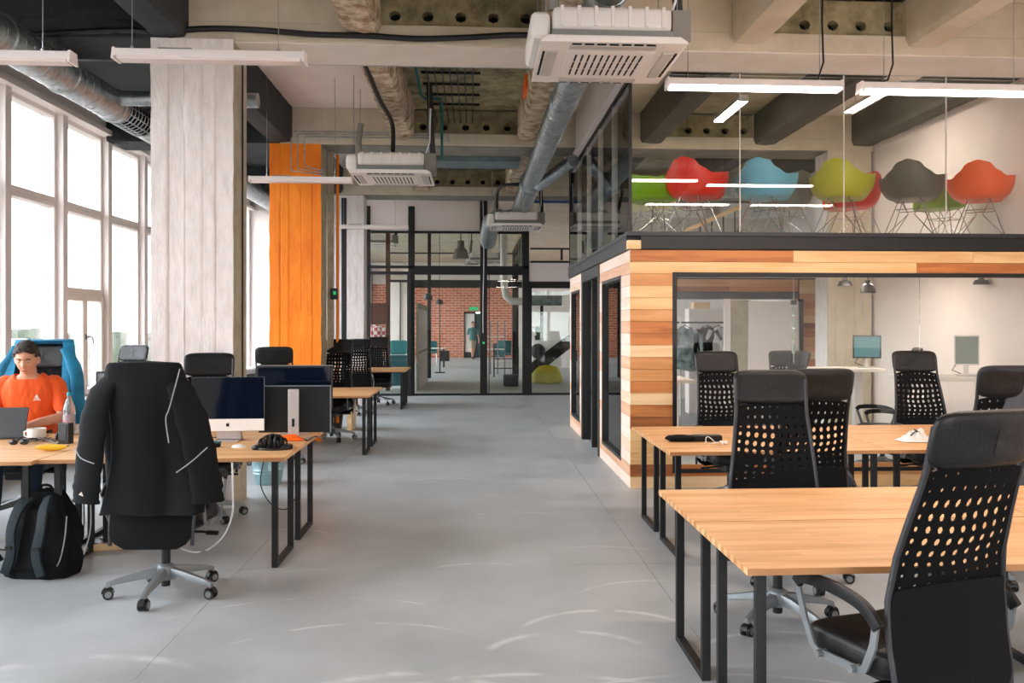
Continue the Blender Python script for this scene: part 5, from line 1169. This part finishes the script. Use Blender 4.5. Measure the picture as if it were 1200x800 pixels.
# ================= PEOPLE =================
def skin_mesh(name, verts, edges, root=0, sub=1):
    me = bpy.data.meshes.new(name); me.from_pydata([v[:3] for v in verts], edges, []); o = bpy.data.objects.new(name, me); C.objects.link(o)
    md = o.modifiers.new('skin', 'SKIN'); md.use_smooth_shade = True
    if not me.skin_vertices: 
        me.attributes.new('x', 'FLOAT', 'POINT')
    for i, v in enumerate(verts):
        sv = me.skin_vertices[0].data[i]; r = v[3]; sv.radius = r if isinstance(r, tuple) else (r, r); sv.use_root = (i == root)
    s2 = o.modifiers.new('sub', 'SUBSURF'); s2.levels = s2.render_levels = sub
    return o
def chainmesh(parts, voxel=.006, smooth_it=3):
    """parts: MB list unioned by voxel remesh -> bmesh data"""
    b = MB()
    for p in parts: b.add(p.v, p.f)
    me = bpy.data.meshes.new('tmp'); me.from_pydata(b.v, [], b.f); me.validate(); o = bpy.data.objects.new('tmp', me); C.objects.link(o)
    bm = bmesh.new(); bm.from_mesh(me); bmesh.ops.recalc_face_normals(bm, faces=bm.faces); bm.to_mesh(me); bm.free()
    md = o.modifiers.new('r', 'REMESH'); md.mode = 'VOXEL'; md.voxel_size = voxel; md.use_smooth_shade = True
    s_ = o.modifiers.new('s', 'SMOOTH'); s_.iterations = smooth_it; s_.factor = .5
    dg = bpy.context.evaluated_depsgraph_get(); dg.update(); m2 = bpy.data.meshes.new_from_object(o.evaluated_get(dg)); bpy.data.objects.remove(o)
    return m2
def limb(pts, rs, seg=14, flat=1, up=None, ends=True):
    """tapered smooth limb with rounded ends through the joints"""
    c = cable(None, None, pts, 0, steps=5); n = len(c); m = len(rs); r = []
    for i in range(n):
        q = i/(n-1)*(m-1); k = min(m-2, int(q)); f = q-k; f = f*f*(3-2*f); r.append(rs[k]*(1-f)+rs[k+1]*f)
    b = MB().tube(c, r, seg, flat=flat, up=up)
    if ends: b.ball(c[0], rs[0]*.97 if flat == 1 else rs[0]*min(1, flat), seg, 8); b.ball(c[-1], rs[-1]*.97 if flat == 1 else rs[-1]*min(1, flat), seg, 8)
    return b
def head_mb(c, pitch, yaw, s=1.0):
    """head facing +y; returns MB plus transform"""
    M = Matrix.Translation(Vector(c)) @ Matrix.Rotation(yaw, 4, 'Z') @ Matrix.Rotation(pitch, 4, 'X') @ Matrix.Scale(s, 4)
    def g(x, a, w): return math.exp(-((x-a)/w)**2)
    def f(u, v):
        th = 2*PI*u; ph_ = PI*v; x = math.sin(ph_)*math.cos(th); y = math.sin(ph_)*math.sin(th); z = math.cos(ph_)
        X = .076*x; Z = .118*z; Y = .098*y
        if z < 0:   # jaw taper
            k = -z; X *= 1-.30*k**1.5; Y = Y*(1-.10*k) + .012*k if y > 0 else Y*(1-.45*k)
        if y > 0:
            fr = y
            Y -= .010*g(abs(X), .032, .016)*g(Z, .006, .014)      # eye sockets
            Y += .006*g(X, 0, .045)*g(Z, .028, .010)              # brow
            Y += .026*g(X, 0, .010)*g(Z, -.030, .016)+.012*g(X, 0, .008)*g(Z, -.008, .022)   # nose
            Y += .008*g(X, 0, .022)*g(Z, -.062, .008)-.004*g(X, 0, .024)*g(Z, -.0655, .003)+.007*g(X, 0, .018)*g(Z, -.072, .006)   # lips
            Y += .010*g(X, 0, .020)*g(Z, -.100, .014)             # chin
            Y += .004*g(abs(X), .042, .014)*g(Z, -.025, .02)
        return (X, Y, Z)
    b = MB().grid(f, 56, 44, True)
    for s_ in (-1, 1):
        b.ball((s_*.077, -.008, -.015), (.010, .020, .032), 12, 8)
    b.tube([(0, -.02, -.06), (0, -.035, -.16)], .052, 14)
    b.v = [tuple(M @ Vector(p)) for p in b.v]; return b, M
def hand(wr, d, palmn, curl, s=1, side=1):
    """five fingered hand: wr wrist point, d forward dir, palmn palm normal (down)"""
    d = Vector(d).normalized(); n_ = Vector(palmn).normalized(); a = d.cross(n_).normalized()*side; out = []
    W = Vector(wr); out.append(MB().tube([W, W+d*.03, W+d*.075, W+d*.088], [.026, .036, .040, .03], 12, flat=.42, up=a))
    for k, (o, L) in enumerate(((-.030, .066), (-.010, .074), (.011, .070), (.030, .056))):
        p = W+d*.082+a*o; pts = [W+d*.05+a*o*.8, p]; dr = d.copy()
        for j, fr in enumerate((.42, .32, .26)):
            dr = (Matrix.Rotation(curl*(.6+.3*j), 3, n_.cross(d)*-1) @ dr); p = p+dr*L*fr; pts.append(p)
        out.append(limb(pts, [.0095, .0095, .009, .0082, .007], 10))
    p = W+d*.02-a*.03; out.append(limb([p, p-a*.022+d*.025+n_*.006, p-a*.03+d*.055+n_*.014, p-a*.024+d*.078+n_*.018], [.013, .0115, .010, .008], 10))
    return out
# --- man in the orange T-shirt (local frame faces +y, root rotated)
man = thing('person', 'man in an orange T-shirt looking down at his laptop at the left desk', 'person', (-3.60, 7.50, 0), PI+R(10))
parts = []
H_ = Vector((0, .14, 1.335))
hb, HM = head_mb(H_, R(-16), R(2), 1.08)
parts.append(hb)
torso = MB()
def tor(u, v):
    th = 2*PI*u; zz = .47+.74*v
    prof = [(0, .175, .125, .0), (.15, .18, .125, .0), (.35, .165, .115, .0), (.6, .190, .125, .03), (.78, .205, .125, .05), (.9, .175, .10, .065), (.97, .11, .07, .075), (1.0, .06, .055, .08)]
    for (a, w, d, y), (b2, w2, d2, y2) in zip(prof, prof[1:]):
        if v <= b2:
            f = (v-a)/(b2-a); W_, D_, Y_ = w+(w2-w)*f, d+(d2-d)*f, y+(y2-y)*f; break
    sc = lambda x, p: math.copysign(abs(x)**p, x)
    return (W_*sc(math.cos(th), .85), Y_+D_*sc(math.sin(th), .85), zz)
torso.grid(tor, 36, 30, True); torso.f.append(tuple(range(36))[::-1]); torso.f.append(tuple(29*36+k for k in range(36))); torso.ball((0, 0, .50), (.17, .125, .09), 20, 10); torso.tube([(0, .075, 1.12), (0, .11, 1.24)], .058, 14)
parts.append(torso)
WR = {}
for s_ in (-1, 1):
    sh_ = (s_*.185, .05, 1.115); el = (s_*.27, .16, .85) if s_ > 0 else (s_*.27, .16, .86); wr = (s_*.13-.02, .38, .79)
    if s_ < 0: wr = (-.02, .36, .80)
    parts.append(limb([(s_*.14, .055, 1.11), sh_, (s_*.235, .09, 1.0), el], [.055, .062, .050, .042], 16))
    parts.append(limb([el, ((el[0]+wr[0])/2, (el[1]+wr[1])/2, (el[2]+wr[2])/2+.005), wr], [.042, .037, .027], 14)); WR[s_] = wr
    dirv = Vector((.2*(-s_) if s_ > 0 else .25, .9, -.12)); parts += hand(wr, dirv, (0, 0, -1), .35, side=s_)
    hip = (s_*.10, .02, .54); kn = (s_*.14, .46, .56); an = (s_*.13, .56, .10)
    parts.append(limb([hip, (s_*.12, .22, .56), kn], [.095, .085, .062], 16)); parts.append(limb([kn, (s_*.135, .50, .36), an], [.060, .056, .038], 14))
    parts.append(limb([an, (s_*.135, .64, .06), (s_*.14, .74, .045)], [.042, .04, .034], 12))
bm2 = chainmesh(parts, .0065, 2)
def person_body(root, me):
    me.name = 'body'; o = bpy.data.objects.new('body', me); C.objects.link(o); o.parent = root; me.materials.clear(); me.materials.append(MATS['skin'])
    me.polygons.foreach_set('use_smooth', [True]*len(me.polygons)); return o
person_body(man, bm2)
def garment_from(root, me, name, m, test, off, thick=True):
    bm = bmesh.new(); bm.from_mesh(me); bm.normal_update()
    dl = [f for f in bm.faces if not test(f.calc_center_median())]
    bmesh.ops.delete(bm, geom=dl, context='FACES')
    for _ in range(2): bmesh.ops.smooth_vert(bm, verts=bm.verts, factor=.5, use_axis_x=True, use_axis_y=True, use_axis_z=True)
    bm.normal_update(); nn = {v: v.normal.copy() for v in bm.verts}
    for v in bm.verts:
        o = off(v.co) if callable(off) else off; v.co += nn[v]*o
    me2 = bpy.data.meshes.new(name); bm.to_mesh(me2); bm.free(); me2.materials.append(MATS[m])
    me2.polygons.foreach_set('use_smooth', [True]*len(me2.polygons)); o = bpy.data.objects.new(name, me2); C.objects.link(o); o.parent = root
    sd = o.modifiers.new('thickness', 'SOLIDIFY'); sd.thickness = .004; sd.offset = 0
    return o
def is_shirt(p):
    if p.z < .55 or p.z > 1.215: return False
    if p.z > 1.165 and abs(p.x) < .085 and (p-Vector((0, .09, 1.19))).length < .095: return False
    if abs(p.x) > .2 and p.z < .91 : return False
    if p.y > .20 and p.z < .93: return False
    if p.z < .60 and p.y > .12: return False
    return True
def fold(p): return .013+.008*noise.noise(Vector((p.x*14, p.y*9, p.z*6)))+.004*noise.noise(Vector((p.x*40, p.y*9, p.z*20)))
sh = garment_from(man, bm2, 'shirt', 'orange_shirt', is_shirt, fold)
# chest print: small white ship-like mark on the left breast
pm = MB(); cxp, czp = .085, 1.03
yq = .05+.125+.018
def onchest(x, z):
    best = None
    for v in sh.data.vertices:
        d = (v.co.x-x)**2+(v.co.z-z)**2
        if v.co.y > .08 and (best is None or d < best[0]): best = (d, v.co.y)
    return best[1]
yc_ = onchest(-cxp, czp)+.006
for poly in ([(-.014, -.010), (0, .022), (.001, -.010)], [(.003, -.008), (.003, .016), (.017, -.008)], [(-.024, -.014), (.024, -.014), (.018, -.021), (-.018, -.021)], [(-.03, -.026), (.03, -.026), (.03, -.030), (-.03, -.030)]):
    pm.prism([(-cxp+a, czp+b) for a, b in poly][::-1], 1, yc_, yc_+.002)
pm.build('chest_print', 'white_plastic', man)
garment_from(man, bm2, 'jeans', 'denim', lambda p: (p.z < .60 and not (p.z > .52 and p.y > .5 and False)) and p.z > .09 and not (abs(p.x) > .2 and p.z > .7) and not (p.z < .12 and p.y > .60), .011)
for s_ in (-1, 1): garment_from(man, bm2, 'shoe', 'shoe_dark', lambda p: p.z < .11 and p.y > .50 and p.x*s_ > 0, .010)
# hair: shell over the skull
IM = HM.inverted()
def is_hair(p):
    q = IM @ p
    if q.z < -.03 or q.length > .15: return False
    if q.y > 0 and abs(q.x) > .06 and q.z > .02: return True
    if q.y > .035: return q.z > .060+.010*math.cos(q.x*60)
    if q.y > -.012: return q.z > .03+(q.y)*.7
    return q.z > -.05 and not (abs(q.x) > .066 and q.z < .0)
hr = garment_from(man, bm2, 'hair', 'hair_brown', is_hair, lambda p: .009+.008*abs(noise.noise(p*45))+.012*max(0, (IM @ p).z)/.12)
def hp(x, y, z): return tuple(HM @ Vector((x, y, z)))
for s_ in (-1, 1):
    e = MB().ball(hp(s_*.031, .0795, .004), .0115, 14, 8).build('eye', mat('eye_white', 'e8e0da', .3), man, smooth=True)
    MB().ball(hp(s_*.031, .0880, .000), .0052, 10, 6).build('iris', 'hair_brown', e, smooth=True)
    MB().tube([hp(s_*.014, .101, .020), hp(s_*.030, .101, .026), hp(s_*.047, .090, .021)], .0038, 6).build('eyebrow', 'hair_brown', man, smooth=True)
    MB().tube([hp(s_*.019, .0895, .010), hp(s_*.031, .0925, .0135), hp(s_*.043, .086, .009)], .0035, 6).build('eyelid', 'skin', man, smooth=True)
MB().tube([hp(-.020, .100, -.0655), hp(0, .107, -.064), hp(.020, .100, -.0655)], .003, 6).build('mouth', mat('lips', 'a8655a', .5), man, smooth=True)
# --- walker in front of the far door and the plaid-shirted person
def stander(name, lab, X, Y, rz, h, top, bottom, stride=.0, shorts=False, armf=.1, hairm='hair_brown'):
    t = thing('person', lab, 'person', (X, Y, 0), rz); k = h/1.78; p = []
    def V(x, y, z): return (x*k, y*k, z*k)
    hb_, M_ = head_mb(V(0, .02, 1.66), 0, 0, k); p.append(hb_)
    def tr(u, v):
        th = 2*PI*u; prof = [(0, .15, .10), (.15, .165, .11), (.4, .14, .10), (.7, .18, .12), (.88, .17, .10), (.96, .09, .06), (1, .055, .05)]
        for (a, w, d), (b2, w2, d2) in zip(prof, prof[1:]):
            if v <= b2: f = (v-a)/(b2-a); w_ = w+(w2-w)*f; d_ = d+(d2-d)*f; break
        return V(w_*math.cos(th), d_*math.sin(th), .86+.64*v)
    gt = MB().grid(tr, 24, 20, True); gt.f += [tuple(range(24))[::-1], tuple(19*24+k_ for k_ in range(24))]; p.append(gt.ball(V(0, 0, .87), (.15*k, .1*k, .06*k)).tube([V(0, 0, 1.45), V(0, .01, 1.56)], .05*k, 12))
    for s_ in (-1, 1):
        f = s_*stride; p.append(limb([V(s_*.085, 0, .88), V(s_*.09, f*.5+.02, .48), V(s_*.09, f-.03*abs(stride)*3, .09)], [.085*k, .06*k, .038*k])); p.append(limb([V(s_*.09, f-.03*abs(stride)*3, .06), V(s_*.095, f+.14, .04)], [.04*k, .035*k], 10))
        a = -s_*armf; el = V(s_*.24, a*.4-.02, 1.12); wr_ = V(s_*.25, a+.06, .87)
        p.append(limb([V(s_*.15, 0, 1.40), V(s_*.20, 0, 1.36), el], [.05*k, .05*k, .036*k])); p.append(limb([el, wr_], [.036*k, .026*k])); p += hand(wr_, (0, .1, -1), (-s_, 0, 0), .3, side=s_)
    me = chainmesh(p, .012, 2); person_body(t, me)
    garment_from(t, me, 'shirt', top, lambda q: .86*k < q.z < 1.49*k and not (abs(q.x) > .19*k and q.z < 1.16*k), .015)
    lim = .52*k if shorts else .09*k
    garment_from(t, me, 'shorts' if shorts else 'trousers', bottom, lambda q: lim < q.z < .93*k and abs(q.x) < .2*k, .015)
    for s_ in (-1, 1): garment_from(t, me, 'shoe', 'shoe_dark', lambda q: q.z < .09*k and q.x*s_ > 0, .01)
    Iv = M_.inverted()
    garment_from(t, me, 'hair', hairm, lambda q: (Iv @ q).length < .15 and (Iv @ q).z > -.04 and ((Iv @ q).z > .055 or (Iv @ q).y < -.01), .012)
    return t
mat('khaki', 'b4ab93', .85)
stander('walker', 'person in a dark teal T-shirt and pale shorts walking by the far brick wall', px2x(554, 42.5), 42.5, R(200), 1.78, 'teal_cloth', 'khaki', .22, True)
pl = mat('plaid', 'c8555a', .8); n = pl.node_tree.nodes; l = pl.node_tree.links; b_ = n['Principled BSDF']; t_ = n.new('ShaderNodeTexCoord'); ck = n.new('ShaderNodeTexChecker'); ck.inputs['Scale'].default_value = 11; ck.inputs['Color1'].default_value = lin('efe4e0'); ck.inputs['Color2'].default_value = lin('bf4a50'); l.new(t_.outputs['Object'], ck.inputs[0]); l.new(ck.outputs[0], b_.inputs['Base Color'])
stander('plaid', 'person in a red and white plaid shirt behind the left glass', px2x(441, 22.6), 22.6, R(160), 1.92, 'plaid', 'denim', .05, False)
# ================= OUTSIDE =================
mat('grass_far', '44473a', 1, var='514a3a', vscale=.05); mat('tree_green', '2b3123', 1, var='3d4232', vscale=.6, bump=1, bscale=3); mat('tree_ochre', '7a5226', 1, var='94713e', vscale=.8, bump=1, bscale=4); mat('building_white', 'e6e4e2', .9); mat('building_grey', '5c5d5c', .9)
st(MB().box(-520, XL-1, -150, 600, -9.2, -9).build('ground', 'grass_far'))
def tree(x, y, r, zt_, m, lab, g='trees outside the windows', seed=0):
    t = thing('tree', lab, 'tree', (x, y, -9), 0, g); h = zt_+9; 
    MB().tube([(0, 0, 0), (0, 0, h*.6)], [r*.08, r*.05], 8).build('trunk', 'brown_steel', t); cr = MB()
    def f(u, v):
        th = 2*PI*u; ph_ = PI*v; d = Vector((math.sin(ph_)*math.cos(th), math.sin(ph_)*math.sin(th), math.cos(ph_))); q = 1+.28*noise.noise(d*2.2+Vector((seed, 0, 0)))+.14*noise.noise(d*6+Vector((seed, 0, 0)))
        return (d.x*r*q, d.y*r*q, h*.55+d.z*h*.45*min(1, q))
    cr.grid(f, 36, 22, True); cr.build('crown', m, t, smooth=True)
rr = random.Random(21); tl = MB()
for k in range(60):
    x = -70-rr.uniform(0, 60)-k*.6; y = 12+k*5.2; r = rr.uniform(8, 13); h = rr.uniform(7.6, 9.9)
    def f(u, v):
        th = 2*PI*u; ph_ = PI*v; d = Vector((math.sin(ph_)*math.cos(th), math.sin(ph_)*math.sin(th), math.cos(ph_))); q = 1+.3*noise.noise(d*2.2+Vector((k, 0, 0)))+.15*noise.noise(d*6)
        return (x+d.x*r*q, y+d.y*r*q, -9+h*.5+d.z*h*.5*min(1.05, q))
    tl.grid(f, 22, 14, True)
tag(tl.build('tree_line', 'tree_green', smooth=True, kind='stuff'), 'hazy line of distant trees on the horizon beyond the windows', 'trees')
rr = random.Random(5)
for k, (x, y, r, z, m) in enumerate(((-26, 52, 4, -1.0, 'tree_ochre'), (-22, 43, 2.6, -1.6, 'tree_ochre'), (-30, 92, 7, 0.2, 'tree_green'), (-34, 88, 7, .4, 'tree_green'), (-52, 84, 8, .3, 'tree_green'))):
    tree(x, y, r, z, m, ['ochre autumn tree seen through the fourth window bay', 'smaller ochre tree below the first', 'leafy green tree beyond the ochre tree', 'green tree right of the leafy one, farther off', 'wide green tree left of the white building'][k], seed=50+k)
t = thing('building', 'low white flat-roofed building outside the windows', 'building', (-44, 62, -9), R(35))
MB().box(-14, 14, -8, 8, 0, 6.4).build('lower_wall', 'building_grey', t); MB().box(-14.3, 14.3, -8.3, 8.3, 6.4, 7.2).build('canopy', 'building_white', t); MB().box(-13, 13, -7, 7, 7.2, 8.4).build('upper_wall', 'building_grey', t); MB().box(-13.4, 13.4, -7.4, 7.4, 8.4, 9.5).build('roof', 'building_white', t)
for k in range(8): MB().box(-12.5+3.2*k, -10.6+3.2*k, -8.1, -7.9, 2, 4.6).build('window', 'screen_blue', t)
